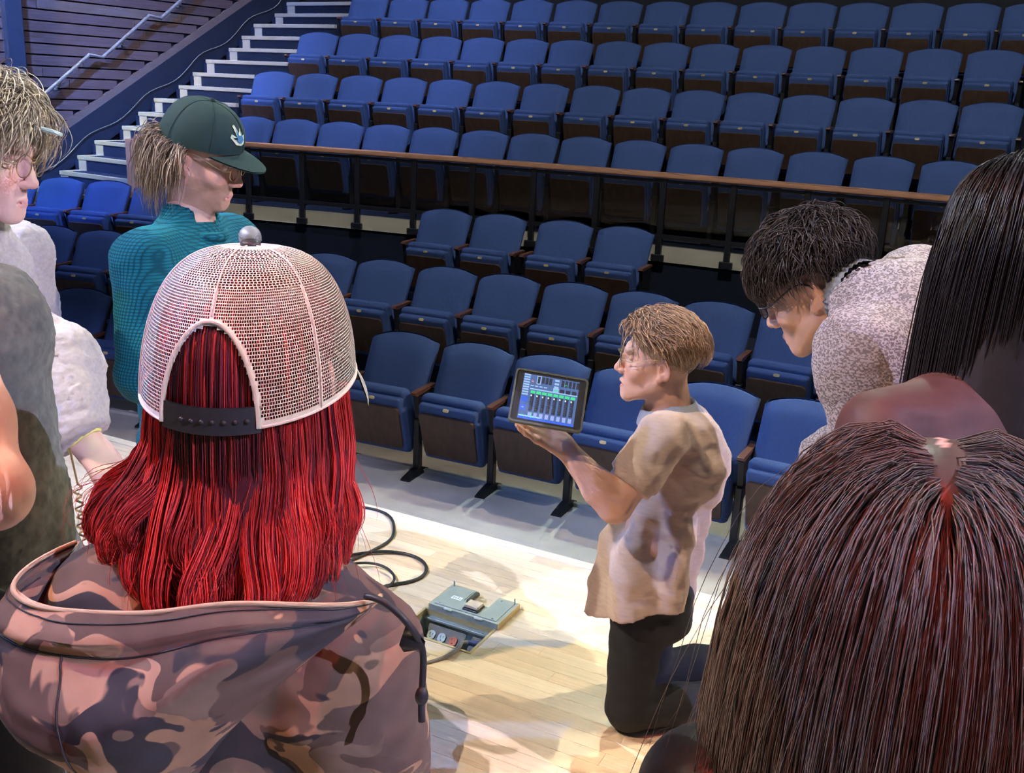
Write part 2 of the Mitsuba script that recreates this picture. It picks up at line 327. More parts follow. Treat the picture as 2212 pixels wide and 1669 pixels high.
def rbox(x0, x1, y0, y1, z0, z1, r, s=6):
    M = m3.Manifold.batch_hull([m3.Manifold.sphere(r, 4 * max(2, s // 2)).translate((x, y, z)) for x in (x0 + r, x1 - r) for y in (y0 + r, y1 - r) for z in (z0 + r, z1 - r)])
    return tri(M)
tilt = rotx(math.radians(-9))
def wedge(prof, hw, r):
    """Rounded block: the hull of balls of radius r over a profile (y, z), half width hw."""
    return tri(m3.Manifold.batch_hull([m3.Manifold.sphere(r, 12).translate((x, y, z)) for x in (-hw + r, hw - r) for y, z in prof]))
def seat_cushion_mesh():
    a = wedge([(0.078, 0.580), (0.125, 0.578), (0.27, 0.20), (0.18, 0.17)], 0.224, 0.036)
    b = wedge([(0.022, 0.545), (0.075, 0.552), (0.20, 0.19), (0.135, 0.175)], 0.214, 0.022)
    return cat(a, b)
def seat_pan_mesh():
    from shapely.geometry import Polygon
    poly = Polygon([(-0.198, 0.0), (0.198, 0.0), (0.205, 0.33), (-0.205, 0.33)]).buffer(-0.028).buffer(0.028, quad_segs=4)
    m = trimesh.creation.extrude_polygon(poly, 0.02, engine='earcut')
    v = m.vertices.copy(); m.vertices = np.stack([v[:, 0], -v[:, 2], v[:, 1]], 1); m.fix_normals()
    return xf(m, rotx(math.radians(17.5)), (0, 0.112, 0.190))
def seat_shell_mesh():
    return loft([[(x, 0.25 + dy + (z - 0.4) * 0.56, z) for x, dy in ((-0.235, 0.0), (0.235, 0.0), (0.235, 0.03), (-0.235, 0.03))] for z in (0.30, 0.80)])
plate = xf(tri(m3.Manifold.batch_hull([m3.Manifold.cylinder(0.006, 0.011, 0.010, 12).translate((x, 0, 0)) for x in (-0.012, 0.012)])), rotx(math.pi / 2), (0, 0.004, 0.550))
arm_m = xf(hull([(x, y, z + 0.05 * y) for x in (-0.021, 0.021) for y, z in ((0.075, 0.585), (0.08, 0.598), (0.10, 0.602), (0.36, 0.59), (0.37, 0.575), (0.10, 0.570))]))
def stand_mesh():
    c = box(-0.024, 0.024, 0.13, 0.185, 0.02, 0.40, 0.006)
    s = hull([(x, y, z) for x in (-0.018, 0.018) for y, z in ((0.11, 0.572), (0.34, 0.582), (0.34, 0.36), (0.17, 0.30), (0.15, 0.40))])
    f = hull([(x * w, y, z) for x in (-1, 1) for y, z, w in ((-0.02, 0.0, 0.035), (-0.02, 0.015, 0.03), (0.26, 0.0, 0.035), (0.26, 0.015, 0.03), (0.16, 0.05, 0.022), (0.10, 0.05, 0.022))])
    return cat(c, s, f)
S_BACK, S_CUSH, S_PAN, S_SHELL = plyd(seat_back_mesh(), True), plyd(seat_cushion_mesh(), 50), plyd(seat_pan_mesh(), 40), plyd(seat_shell_mesh())
S_PLATE, S_ARM, S_STAND = plyd(plate, 30), plyd(arm_m, 40), plyd(stand_mesh(), 30)
SEATS = {}
def seat(row, R, ang, floor, left_arm=True, right_arm=True, zoff=0.0):
    key = numbered('theatre_seat')
    c, s = math.cos(-ang), math.sin(-ang)
    m = M4(rotz(-ang), (RC[0] + R * math.sin(ang), RC[1] + R * math.cos(ang), floor))
    w = TW(m)
    scene[key + '__backrest'] = {**S_BACK, 'bsdf': {'type': 'ref', 'id': 'm_seat_fabric'}, 'to_world': w}
    scene[key + '__back_shell'] = {**S_SHELL, 'bsdf': {'type': 'ref', 'id': 'm_seat_wood'}, 'to_world': w}
    scene[key + '__cushion'] = {**S_CUSH, 'bsdf': {'type': 'ref', 'id': 'm_seat_fabric'}, 'to_world': w}
    scene[key + '__seat_pan'] = {**S_PAN, 'bsdf': {'type': 'ref', 'id': 'm_seat_wood'}, 'to_world': w}
    scene[key + '__number_plate'] = {**S_PLATE, 'bsdf': {'type': 'ref', 'id': 'm_brass'}, 'to_world': w}
    sides = ([-0.278] if left_arm else []) + ([0.278] if right_arm else [])
    for i, x in enumerate(sides):
        wx = TW(m @ M4(None, (x, 0, 0))); sfx = '' if i == 0 else '_001'
        scene[key + '__armrest' + sfx] = {**S_ARM, 'bsdf': {'type': 'ref', 'id': 'm_arm_wood'}, 'to_world': wx}
        scene[key + '__stand' + sfx] = {**S_STAND, 'bsdf': {'type': 'ref', 'id': 'm_black_steel'}, 'to_world': wx}
    SEATS.setdefault(row, []).append(key)
    return key
def ang_at(R, z, x):
    """The angle along a row of radius R at height z at which the photograph's column x meets it."""
    a = np.linspace(-0.45, 0.25, 2801); P = np.stack([RC[0] + R * np.sin(a), RC[1] + R * np.cos(a), np.full_like(a, z)], -1)
    return float(np.interp(x, toscreen(P)[:, 0], a))
def fill(row, R, first, n0, n1, x=None):
    """Angles of seats spaced 0.565 m along the row from the one seen at x, n0..n1 places away."""
    a = ang_at(R, FLOOR[row] + 0.55, first); return [a + k * 0.565 / R for k in range(n0, n1 + 1)]
def at(row, R, xs): return [ang_at(R, FLOOR[row] + 0.55, x) for x in xs]
ROWS = {
    '1': (26.504, fill('1', 26.504, 227.1, -1, 1) + at('1', 26.504, [802.7, 962.6, 1127.1, 1304, 1490, 1686.5]) + fill('1', 26.504, 1686.5, 1, 2)),
    '2': (27.802, fill('2', 27.802, 158, -1, 2) + at('2', 27.802, [650, 775.2, 909.8, 1045, 1190.8, 1341, 1505, 1677.1]) + fill('2', 27.802, 1677.1, 1, 2)),
    '3': (29.184, fill('3', 29.184, 181.6, -2, 2) + at('3', 29.184, [918.4, 1036.3, 1179.2, 1310.1]) + fill('3', 29.184, 2004, 0, 1)),
    'C': (31.174, at('C', 31.174, [551.5, 644.5, 742.3, 838.9, 937.3, 1040.7, 1147.4, 1259.5, 1369.4, 1485.3, 1601.5, 1724.8, 1848.5, 1981.6, 2113.3, 2262])),
    'B': (32.060, at('B', 32.060, [656, 742.3, 831.3, 919.9, 1011.8, 1106.9, 1203.8, 1306.5, 1411.9, 1516.9, 1630.4, 1749.1, 1872, 1999, 2133.5])),
    'A': (32.833, at('A', 32.833, [766, 852.6, 939.4, 1030.2, 1123.1, 1218.3, 1316.3, 1418, 1520.9, 1628.6, 1737.1, 1848.5, 1963.9, 2082.5, 2203.3])),
}
# the row right behind the rail: the back cushions' tops give the places
DX = [458, 552, 644, 740, 837, 941, 1049, 1155, 1266, 1383, 1505, 1632, 1770, 1915, 2066, 2225]
ROWS['D'] = (30.30, [ang_at(30.77, FLOOR['D'] + 0.87, x) for x in DX])
ORD = ['first', 'second', 'third', 'fourth', 'fifth', 'sixth', 'seventh', 'eighth', 'ninth', 'tenth', 'eleventh', 'twelfth', 'thirteenth', 'fourteenth', 'fifteenth', 'sixteenth', 'seventeenth']
ROWNAME = {'1': 'front row by the stage', '2': 'second row from the stage', '3': 'third row, below the rail', 'D': 'row just behind the rail', 'C': 'second row behind the rail', 'B': 'third row behind the rail', 'A': 'topmost row'}
for row, (R, xs) in ROWS.items():
    fl = FLOOR[row]
    if row in 'ABCD':                              # even out the spacing along the row a little
        xs = [0.6 * a + 0.4 * b for a, b in zip(xs, np.polyval(np.polyfit(range(len(xs)), xs, 1), range(len(xs))))]
    xs = list(xs)
    for _ in range(60):                             # no two seats closer than their own width
        for i in range(1, len(xs)):
            e = 0.550 / R - (xs[i] - xs[i - 1])
            if e > 0: xs[i - 1] -= e / 2; xs[i] += e / 2
    xs = [a for a in xs if -30 < toscreen([RC[0] + (R + 0.45) * math.sin(a), RC[1] + (R + 0.45) * math.cos(a), fl + 0.8])[0] < 2250]
    gaps = [i for i in range(len(xs)) if i == 0 or (xs[i] - xs[i - 1]) * R > 0.62]
    for i, a in enumerate(xs):
        k = seat(row, R, a, fl, left_arm=i in gaps, right_arm=True)
        tag(k, 'blue tip-up theatre seat, %s from the left in the %s' % (ORD[i], ROWNAME[row]), 'seat', 'blue seats in the ' + ROWNAME[row])
# ------------------------------------------------------------------ bodies: smooth unions of tapered bones on a grid, meshed as one surface
class Field:
    def __init__(s, lo, hi, h):
        s.lo = np.asarray(lo, float); s.h = h
        s.n = np.maximum(np.ceil((np.asarray(hi, float) - s.lo) / h).astype(int) + 1, 4)
        s.D = np.full(s.n, 0.5, np.float32)
        s.ax = [s.lo[i] + h * np.arange(s.n[i]) for i in range(3)]
    def box(s, lo, hi, pad):
        a = np.clip(np.floor((np.asarray(lo) - pad - s.lo) / s.h).astype(int), 0, s.n); b = np.clip(np.ceil((np.asarray(hi) + pad - s.lo) / s.h).astype(int) + 1, 0, s.n)
        return tuple(slice(x, y) for x, y in zip(a, b))
    def pts(s, sl):
        return np.stack(np.meshgrid(*[s.ax[i][sl[i]] for i in range(3)], indexing='ij'), -1).astype(np.float32)
    def put(s, fn, lo, hi, k=0.02, sub=False):
        sl = s.box(lo, hi, k + 3 * s.h)
        if any(x.stop <= x.start for x in sl): return
        d = fn(s.pts(sl)).astype(np.float32); c = s.D[sl]
        if sub:
            d = -d; h = np.clip(0.5 - 0.5 * (c - d) / k, 0, 1); s.D[sl] = c + (d - c) * h + k * h * (1 - h)
        else:
            h = np.clip(0.5 + 0.5 * (c - d) / k, 0, 1); s.D[sl] = c + (d - c) * h - k * h * (1 - h)
    def cone(s, a, b, ra, rb=None, k=0.02, w=None, f=1.0, sub=False):
        """Tapered bone from a to b; w, f: a direction in which it is f times as wide."""
        a, b = np.asarray(a, np.float32), np.asarray(b, np.float32); rb = ra if rb is None else rb
        R = max(ra, rb) * max(f, 1)
        def fn(P):
            pa = P - a; ba = b - a; L = max(float(ba @ ba), 1e-9)
            t = np.clip((pa @ ba) / L, 0, 1); q = pa - t[..., None] * ba
            if w is not None:
                ww = np.asarray(w, np.float32); q = q + (1 / f - 1) * (q @ ww)[..., None] * ww
            return np.linalg.norm(q, axis=-1) - (ra + (rb - ra) * t)
        s.put(fn, np.minimum(a, b) - R, np.maximum(a, b) + R, k, sub)
    def ell(s, c, r, R=None, k=0.02, sub=False):
        c, r = np.asarray(c, np.float32), np.asarray(r, np.float32); R = np.eye(3, dtype=np.float32) if R is None else np.asarray(R, np.float32)
        def fn(P):
            q = (P - c) @ R; k0 = np.linalg.norm(q / r, axis=-1); k1 = np.linalg.norm(q / r ** 2, axis=-1)
            return k0 * (k0 - 1) / np.maximum(k1, 1e-6)
        m = np.max(r); s.put(fn, c - m, c + m, k, sub)
    def chain(s, pts, rs, k=0.02, w=None, f=1.0):
        for i in range(len(pts) - 1): s.cone(pts[i], pts[i + 1], rs[i], rs[i + 1], k, w, f)
    def cut(s, point, normal, k=0.004):
        """Keeps what lies on the side the normal points away from."""
        P = s.pts((slice(0, s.n[0]), slice(0, s.n[1]), slice(0, s.n[2])))
        d = (P - np.asarray(point, np.float32)) @ np.asarray(normal, np.float32)
        s.D = np.maximum(s.D, d)
    def warp(s, fn):
        """Adds fn(points) to the distance near the surface."""
        m = np.abs(s.D) < 0.06
        idx = np.argwhere(m)
        P = s.lo + s.h * idx
        s.D[m] += fn(P).astype(np.float32)
    def mesh(s, smooth=2):
        D = s.D; D[[0, -1]] = 0.5; D[:, [0, -1]] = 0.5; D[:, :, [0, -1]] = 0.5
        n = np.array(D.shape); S = D < 0
        c = np.zeros(n - 1, np.uint8)
        for dx, dy, dz in np.ndindex(2, 2, 2): c += S[dx:n[0] - 1 + dx, dy:n[1] - 1 + dy, dz:n[2] - 1 + dz]
        act = (c > 0) & (c < 8); cells = np.argwhere(act); vid = np.full(n - 1, -1, np.int32); vid[act] = np.arange(len(cells))
        acc = np.zeros((len(cells), 3)); cnt = np.zeros(len(cells))
        cx, cy, cz = cells.T
        for ax in range(3):
            for u, v in np.ndindex(2, 2):
                o = [0, 0, 0]; oth = [i for i in range(3) if i != ax]; o[oth[0]], o[oth[1]] = u, v
                e = list(o); e[ax] = 1
                a = D[cx + o[0], cy + o[1], cz + o[2]]; b = D[cx + e[0], cy + e[1], cz + e[2]]
                x = (a < 0) != (b < 0); t = np.where(x, a / np.where(x, a - b, 1), 0)
                p = np.tile(np.array(o, float), (len(cells), 1)); p[:, ax] = t
                acc[x] += p[x]; cnt[x] += 1
        V = s.lo + s.h * (cells + acc / np.maximum(cnt, 1)[:, None])
        F = []
        for ax in range(3):
            sl0 = [slice(1, -1)] * 3; sl1 = [slice(1, -1)] * 3; sl0[ax] = slice(0, -1); sl1[ax] = slice(1, None)
            A, B = S[tuple(sl0)], S[tuple(sl1)]
            for inside in (True, False):
                q = np.argwhere((A != B) & (A == inside))
                if not len(q): continue
                q = q.copy(); oth = [i for i in range(3) if i != ax]
                for i in oth: q[:, i] += 1
                ids = []
                for u, v in ((-1, -1), (0, -1), (0, 0), (-1, 0)):
                    c2 = q.copy(); c2[:, oth[0]] += u; c2[:, oth[1]] += v; ids.append(vid[c2[:, 0], c2[:, 1], c2[:, 2]])
                f = np.stack(ids, -1)
                if (ax == 1) == inside: f = f[:, ::-1]
                F.append(f)
        F = np.vstack(F); F = np.vstack([F[:, [0, 1, 2]], F[:, [0, 2, 3]]])
        m = trimesh.Trimesh(V, F, process=False)
        if smooth: m = smooth_mesh(m, smooth)
        return m
def smooth_mesh(m, n, lam=0.5):
    import scipy.sparse as sp
    e = m.edges_unique; N = len(m.vertices)
    A = sp.coo_matrix((np.ones(len(e) * 2), (np.r_[e[:, 0], e[:, 1]], np.r_[e[:, 1], e[:, 0]])), shape=(N, N)).tocsr()
    d = np.maximum(np.asarray(A.sum(1)).ravel(), 1); V = m.vertices.copy()
    for i in range(n):
        V = V + lam * (A @ V / d[:, None] - V); V = V - (lam + 0.03) * (A @ V / d[:, None] - V)
    m.vertices = V
    return m

def frame(yaw, pitch=0.0, roll=0.0):
    """Columns right, forward, up; yaw 0 faces +y and grows towards +x; degrees."""
    y, p, r = map(math.radians, (yaw, pitch, roll))
    f = np.array([math.sin(y) * math.cos(p), math.cos(y) * math.cos(p), math.sin(p)]); rt = np.array([math.cos(y), -math.sin(y), 0]); u = np.cross(rt, f)
    r2 = math.cos(r) * rt + math.sin(r) * u
    return np.stack([r2, f, np.cross(r2, f)], 1)

def head_field(O, R, s=1.0, h=0.0028, neck=None, male=True, mouth_open=0.0):
    """A head with face and ears around the point between the ear canals; neck: (point, radius) where the neck ends."""
    W = lambda *p: np.asarray(O) + R @ (np.array(p) * s)
    c = [W(0, 0, 0)] + ([np.asarray(neck[0])] if neck else [])
    lo = np.min([W(0, 0.01, 0.01) - 0.155 * s] + [x - 0.09 for x in c[1:]], 0); hi = np.max([W(0, 0.01, 0.01) + 0.155 * s] + [x + 0.09 for x in c[1:]], 0)
    F = Field(lo, hi, h)
    E = lambda p, r, k=0.02, sub=False, RR=None: F.ell(W(*p), np.array(r) * s, R if RR is None else R @ RR, k * s, sub)
    K = lambda a, b, ra, rb=None, k=0.02, sub=False: F.cone(W(*a), W(*b), ra * s, (ra if rb is None else rb) * s, k * s, sub=sub)
    E((0, -0.008, 0.048), (0.075, 0.097, 0.085))
    E((0, 0.030, -0.018), (0.064, 0.068, 0.088), 0.03)
    for q in (-1, 1):
        K((q * 0.052, 0.006, -0.05), (q * 0.016, 0.080, -0.098), 0.020, 0.017, 0.03)
        E((q * 0.043, 0.066, -0.022), (0.022, 0.022, 0.022), 0.025)
    E((0, 0.086, -0.098), (0.021, 0.016, 0.017), 0.02)
    E((0, 0.078, -0.064), (0.033, 0.025, 0.034), 0.02)
    K((-0.034, 0.090, 0.036), (0.034, 0.090, 0.036), 0.0105, None, 0.018)
    K((0, 0.096, 0.026), (0, 0.117, -0.022), 0.0075, 0.0105, 0.012)
    E((0, 0.117, -0.026), (0.0115, 0.0115, 0.010), 0.008)
    for q in (-1, 1):
        E((q * 0.0125, 0.106, -0.031), (0.0085, 0.011, 0.0085), 0.006)
        E((q * 0.033, 0.103, 0.014), (0.019, 0.016, 0.012), 0.010, True)
        E((q * 0.0315, 0.079, 0.015), (0.0135, 0.0135, 0.0125), 0.003)
        K((q * 0.020, 0.089, 0.0215), (q * 0.044, 0.084, 0.0195), 0.0042, None, 0.006)
    z = 0.006 * mouth_open
    K((-0.019, 0.099, -0.067 + z), (0.0, 0.1045, -0.0635 + z), 0.0045, 0.006, 0.006); K((0.019, 0.099, -0.067 + z), (0.0, 0.1045, -0.0635 + z), 0.0045, 0.006, 0.006)
    K((-0.017, 0.098, -0.0745 - z), (0.017, 0.098, -0.0745 - z), 0.0062, None, 0.006); E((0, 0.1015, -0.075 - z), (0.012, 0.006, 0.006), 0.006)
    K((-0.021, 0.103, -0.0695), (0.021, 0.103, -0.0695), 0.0022 + 0.004 * mouth_open, None, 0.003, True)
    if mouth_open: E((0, 0.104, -0.0695), (0.013, 0.012, 0.0035 + 0.004 * mouth_open), 0.003, True)
    for q in (-1, 1):
        RR = rotz(q * 0.42) @ rotx(-0.18)
        E((q * 0.079, -0.012, 0.003), (0.008, 0.019, 0.031), 0.008, False, RR)
        E((q * 0.088, -0.010, 0.006), (0.007, 0.012, 0.021), 0.004, True, RR)
        E((q * 0.078, 0.000, -0.026), (0.006, 0.009, 0.010), 0.008)
        E((q * 0.080, -0.004, 0.000), (0.003, 0.006, 0.008), 0.003, True)
    if neck:
        npnt, nr = neck
        F.cone(W(0, -0.022, -0.03), npnt, 0.052 * s, nr, 0.03)
        if male: F.ell(W(0, 0.02, -0.135), np.array([0.014, 0.014, 0.018]) * s, R, 0.02)
    return F
def head_colors(V, O, R, s, skin, lip=(0.55, 0.25, 0.22), brow=(0.12, 0.07, 0.04), beard=None, iris=(0.10, 0.08, 0.06), blush=0.35):
    """Skin colour per vertex: lips, brows, eyes, a little redness."""
    q = (V - O) @ R / s; x, y, z = q.T; ax = np.abs(x)
    skin = np.asarray(skin, float); C = np.tile(skin, (len(V), 1))
    n = meshkit.fbm(q * 45, 3)[:, None]; C = C * (0.92 + 0.16 * n)
    def blend(m, c): m = np.clip(m, 0, 1)[:, None]; C[:] = C * (1 - m) + np.asarray(c) * m
    red = np.exp(-((ax - 0.042) ** 2 + (z + 0.025) ** 2) / 0.0006) * (y > 0.03) + np.exp(-(x ** 2 + (y - 0.122) ** 2 + (z + 0.03) ** 2) / 0.0003) + 0.7 * ((ax > 0.074) & (y < 0.03) & (y > -0.05))
    blend(red * blush, skin * np.array([1.15, 0.62, 0.55]))
    if beard is not None:
        m = np.exp(-(np.clip((-0.045 - z) / 0.02, -2, 0)) ** 2) * (z < -0.03) * (y > 0.01) * (np.hypot(x / 0.022, (z + 0.069) / 0.010) > 1); blend(0.55 * m * (0.5 + n[:, 0]), beard)
    lipm = (np.hypot(x / 0.0225, (z + 0.0695) / 0.0115) < 1) & (y > 0.088); blend(lipm * 0.75, lip)
    arch = 0.036 - 0.25 * (ax - 0.03) ** 2 / 0.03
    bm = (np.abs(z - arch) < 0.0052) & (ax > 0.012) & (ax < 0.052) & (y > 0.05); blend(bm * 0.85, brow)
    eye = np.sqrt((ax - 0.0315) ** 2 + (y - 0.079) ** 2 + (z - 0.015) ** 2)
    em = (eye < 0.0146) & (y > 0.084) & (np.abs(z - 0.013) < 0.0055); blend(em * 0.9, (0.75, 0.72, 0.70))
    im = em & (np.hypot(ax - 0.0315, z - 0.013) < 0.0052); blend(im * 1.0, iris)
    lash = (eye < 0.0165) & (y > 0.080) & (np.abs(z - 0.0195) < 0.0016); blend(lash * 0.8, (0.05, 0.035, 0.03))
    return np.clip(C, 0, 1)

def hand_bones(F, wrist, palm_dir, normal, side, size=1.0, curl=(20, 25, 20), spread=4.0, thumb=(0.5, 0.35, 0.25), curls=None, k=0.006):
    """A hand: palm_dir from wrist to knuckles, normal out of the palm, side = unit vector towards the thumb; curl in degrees per joint."""
    d = np.asarray(palm_dir, float); d = d / np.linalg.norm(d); n = np.asarray(normal, float); n = n - d * (n @ d); n /= np.linalg.norm(n)
    t = np.asarray(side, float); t = t - d * (t @ d) - n * (t @ n); t /= np.linalg.norm(t)
    S = size; w = np.asarray(wrist, float)
    pal = 0.088 * S
    F.cone(w, w + d * 0.03 * S, 0.024 * S, 0.024 * S, 0.015, t, 1.25)
    for o in (-0.026, -0.009, 0.009, 0.026): F.cone(w + d * 0.012 * S + t * o * 0.75 * S, w + d * (pal - 0.008) + t * o * S, 0.0145 * S, 0.0115 * S, 0.010)
    F.cone(w + d * 0.012 * S + t * 0.018 * S + n * 0.008 * S, w + d * 0.045 * S + t * 0.030 * S + n * 0.010 * S, 0.016 * S, 0.013 * S, 0.012)     # ball of the thumb
    lens = [(0.042, 0.024, 0.019), (0.046, 0.028, 0.020), (0.043, 0.026, 0.020), (0.034, 0.019, 0.018)]
    tips = []
    for i, (o, L) in enumerate(zip((0.028, 0.0095, -0.0095, -0.028), lens)):
        cu = curls[i] if curls is not None else curl
        p = w + d * (pal - 0.004 * abs(i - 1)) + t * o * S; a = 0.0; sp = math.radians((1.5 - i) * spread); dd = d * math.cos(sp) + t * math.sin(sp)
        r = [0.0098, 0.0086, 0.0078, 0.0066]
        if i == 3: r = [x * 0.88 for x in r]
        for j in range(3):
            a += math.radians(cu[j]); q = p + (dd * math.cos(a) + n * math.sin(a)) * L[j] * S
            F.cone(p, q, r[j] * S, r[j + 1] * S, k if j else 0.009); p = q
        tips.append(p)
    p = w + d * 0.040 * S + t * 0.030 * S + n * 0.006 * S; o, nn, fw = thumb
    dirs = [(d * 0.75 + t * o * 1.2 + n * nn), (d * 0.9 + t * o * 0.6 + n * nn * 1.1), (d + t * (o * 0.3 - fw * 0.4) + n * nn * 1.2)]
    for j, L in enumerate((0.030, 0.032, 0.024)):
        q = p + dirs[j] / np.linalg.norm(dirs[j]) * L * S; F.cone(p, q, (0.0125, 0.0105, 0.0098)[j] * S, (0.0105, 0.0098, 0.0075)[j] * S, 0.007); p = q
    return tips

def strand_mesh(paths, radius, colors, sides=3, taper=0.25, root=0.8):
    """(N, M, 3) paths as thin tapered tubes in one mesh, with colours (N, 3) or (N, M, 3)."""
    P = np.asarray(paths, float); N, M = P.shape[:2]
    t = np.gradient(P, axis=1); t /= np.linalg.norm(t, axis=-1, keepdims=True) + 1e-9
    a = np.cross(t, np.array([0.31, 0.22, 0.93])); a /= np.linalg.norm(a, axis=-1, keepdims=True) + 1e-9
    b = np.cross(t, a); u = np.linspace(0, 1, M)
    prof = np.minimum(root + u * 2, 1) * (1 - (1 - taper) * np.clip((u - 0.55) / 0.45, 0, 1))
    r = np.broadcast_to(radius, (N,))[:, None] * prof[None]
    ang = np.arange(sides) * 2 * np.pi / sides
    V = P[:, :, None] + r[:, :, None, None] * (np.cos(ang)[:, None] * a[:, :, None] + np.sin(ang)[:, None] * b[:, :, None])
    i, j, k = np.meshgrid(np.arange(N), np.arange(M - 1), np.arange(sides), indexing='ij')
    base = i * M * sides; A, B = base + j * sides + k, base + j * sides + (k + 1) % sides; C, D = A + sides, B + sides
    F = np.concatenate([np.stack([A, B, D], -1).reshape(-1, 3), np.stack([A, D, C], -1).reshape(-1, 3)])
    col = np.asarray(colors, float)
    if col.ndim == 2: col = np.broadcast_to(col[:, None], (N, M, 3))
    return V.reshape(-1, 3), F, np.repeat(col.reshape(-1, 3), sides, axis=0)
def joined(parts):
    vs, fs, cs, n = [], [], [], 0
    for v, f, c in parts: vs.append(v); fs.append(np.asarray(f) + n); cs.append(c); n += len(v)
    return (np.vstack(vs), np.vstack(fs)), np.vstack(cs)
def const_col(m, c, amp=0.0, s=60): 
    V = np.asarray(m.vertices); n = meshkit.fbm(V * s, 3)[:, None]
    return np.clip(np.asarray(c) * (1 - amp + 2 * amp * n), 0, 1)
def scalp_strands(O, R, s, rad, roots, flow, length, lift, steps=12, gravity=0.0, jitter=0.15, seed=1, centre=(0, -0.008, 0.048)):
    """Strands that run over an ellipsoid of radii rad (head frame) from the roots (unit vectors), along flow(p) with a lift off the surface."""
    g = np.random.default_rng(seed); rad = np.asarray(rad); c = np.asarray(centre); u = np.asarray(roots, float)
    p = u * rad; N = len(p); out = [p.copy()]
    L = np.broadcast_to(length, (N,)) * (0.75 + 0.5 * g.random(N)); lf = np.broadcast_to(lift, (N,)) * (0.6 + 0.8 * g.random(N)); jit = g.normal(0, jitter, (N, 3))
    for k in range(1, steps):
        n = p / rad ** 2; n /= np.linalg.norm(n, axis=1, keepdims=True)
        d = flow(p) + jit; d[:, 2] -= gravity
        d = d - n * np.sum(d * n, 1, keepdims=True); d /= np.linalg.norm(d, axis=1, keepdims=True) + 1e-9
        p = p + d * (L / steps)[:, None]
        lev = np.linalg.norm(p / rad, axis=1, keepdims=True); tgt = 1 + lf[:, None] * math.sin(math.pi * min(1.0, 0.25 + 0.75 * k / steps) * 0.75)
        p = p * (tgt / lev); out.append(p.copy())
    P = np.stack(out, 1) + c
    return np.asarray(O) + (P * s) @ R.T
mat('m_skin', VC, 0.48, 0.35)
mat('m_hair', VC, 0.33, 0.6)
mat('m_cloth', VC, 0.85, 0.15, sheen=0.3)
mat('m_lens', (0.8, 0.8, 0.85), 0.1, 0.5)
scene['m_lens'] = {'type': 'thindielectric', 'int_ior': 1.5}
mat('m_gold', (0.85, 0.68, 0.42), 0.25, 0.5, metallic=1.0)
mat('m_silver', (0.75, 0.75, 0.78), 0.25, 0.5, metallic=1.0)
def glasses(key, O, R, s, metal, rim=0.0011, lens_w=0.024, lens_h=0.021, square=0.0, temple=True, y0=0.112, z0=0.012, tilt=0.0):
    """Spectacles: two rims with lenses, a bridge and two temples."""
    W = lambda x, y, z: np.asarray(O) + R @ (np.array((x, y, z)) * s)
    th = np.linspace(0, 2 * np.pi, 33)
    for q in (-1, 1):
        ex = 2 / (2 + 3 * square)
        px = np.sign(np.cos(th)) * np.abs(np.cos(th)) ** ex * lens_w; pz = np.sign(np.sin(th)) * np.abs(np.sin(th)) ** ex * lens_h
        pts = [W(q * 0.033 + a, y0 - 0.10 * a * q - 0.0 - 0.15 * b * 0.3, z0 + b) for a, b in zip(px, pz)]
        add(key + '__rim', tube(pts, rim * s, 6, False), metal, 40)
        add(key + '__lens', trimesh.Trimesh(np.vstack([pts[:-1], [W(q * 0.033, y0, z0)]]), np.array([[i, (i + 1) % 32, 32] for i in range(32)]), process=False), 'm_lens')
        if temple: add(key + '__temple', tube(spline([W(q * (0.033 + lens_w), y0 - 0.10 * lens_w, z0 + 0.008), W(q * 0.074, 0.06, z0 + 0.010), W(q * 0.083, 0.0, 0.030), W(q * 0.084, -0.018, 0.012)], 14), rim * 1.3 * s, 6), metal, 40)
    add(key + '__bridge', tube(spline([W(-0.033 + lens_w, y0 + 0.0, z0 + 0.006), W(0, y0 + 0.006, z0 + 0.010), W(0.033 - lens_w, y0, z0 + 0.006)], 9), rim * 1.2 * s, 6), metal, 40)
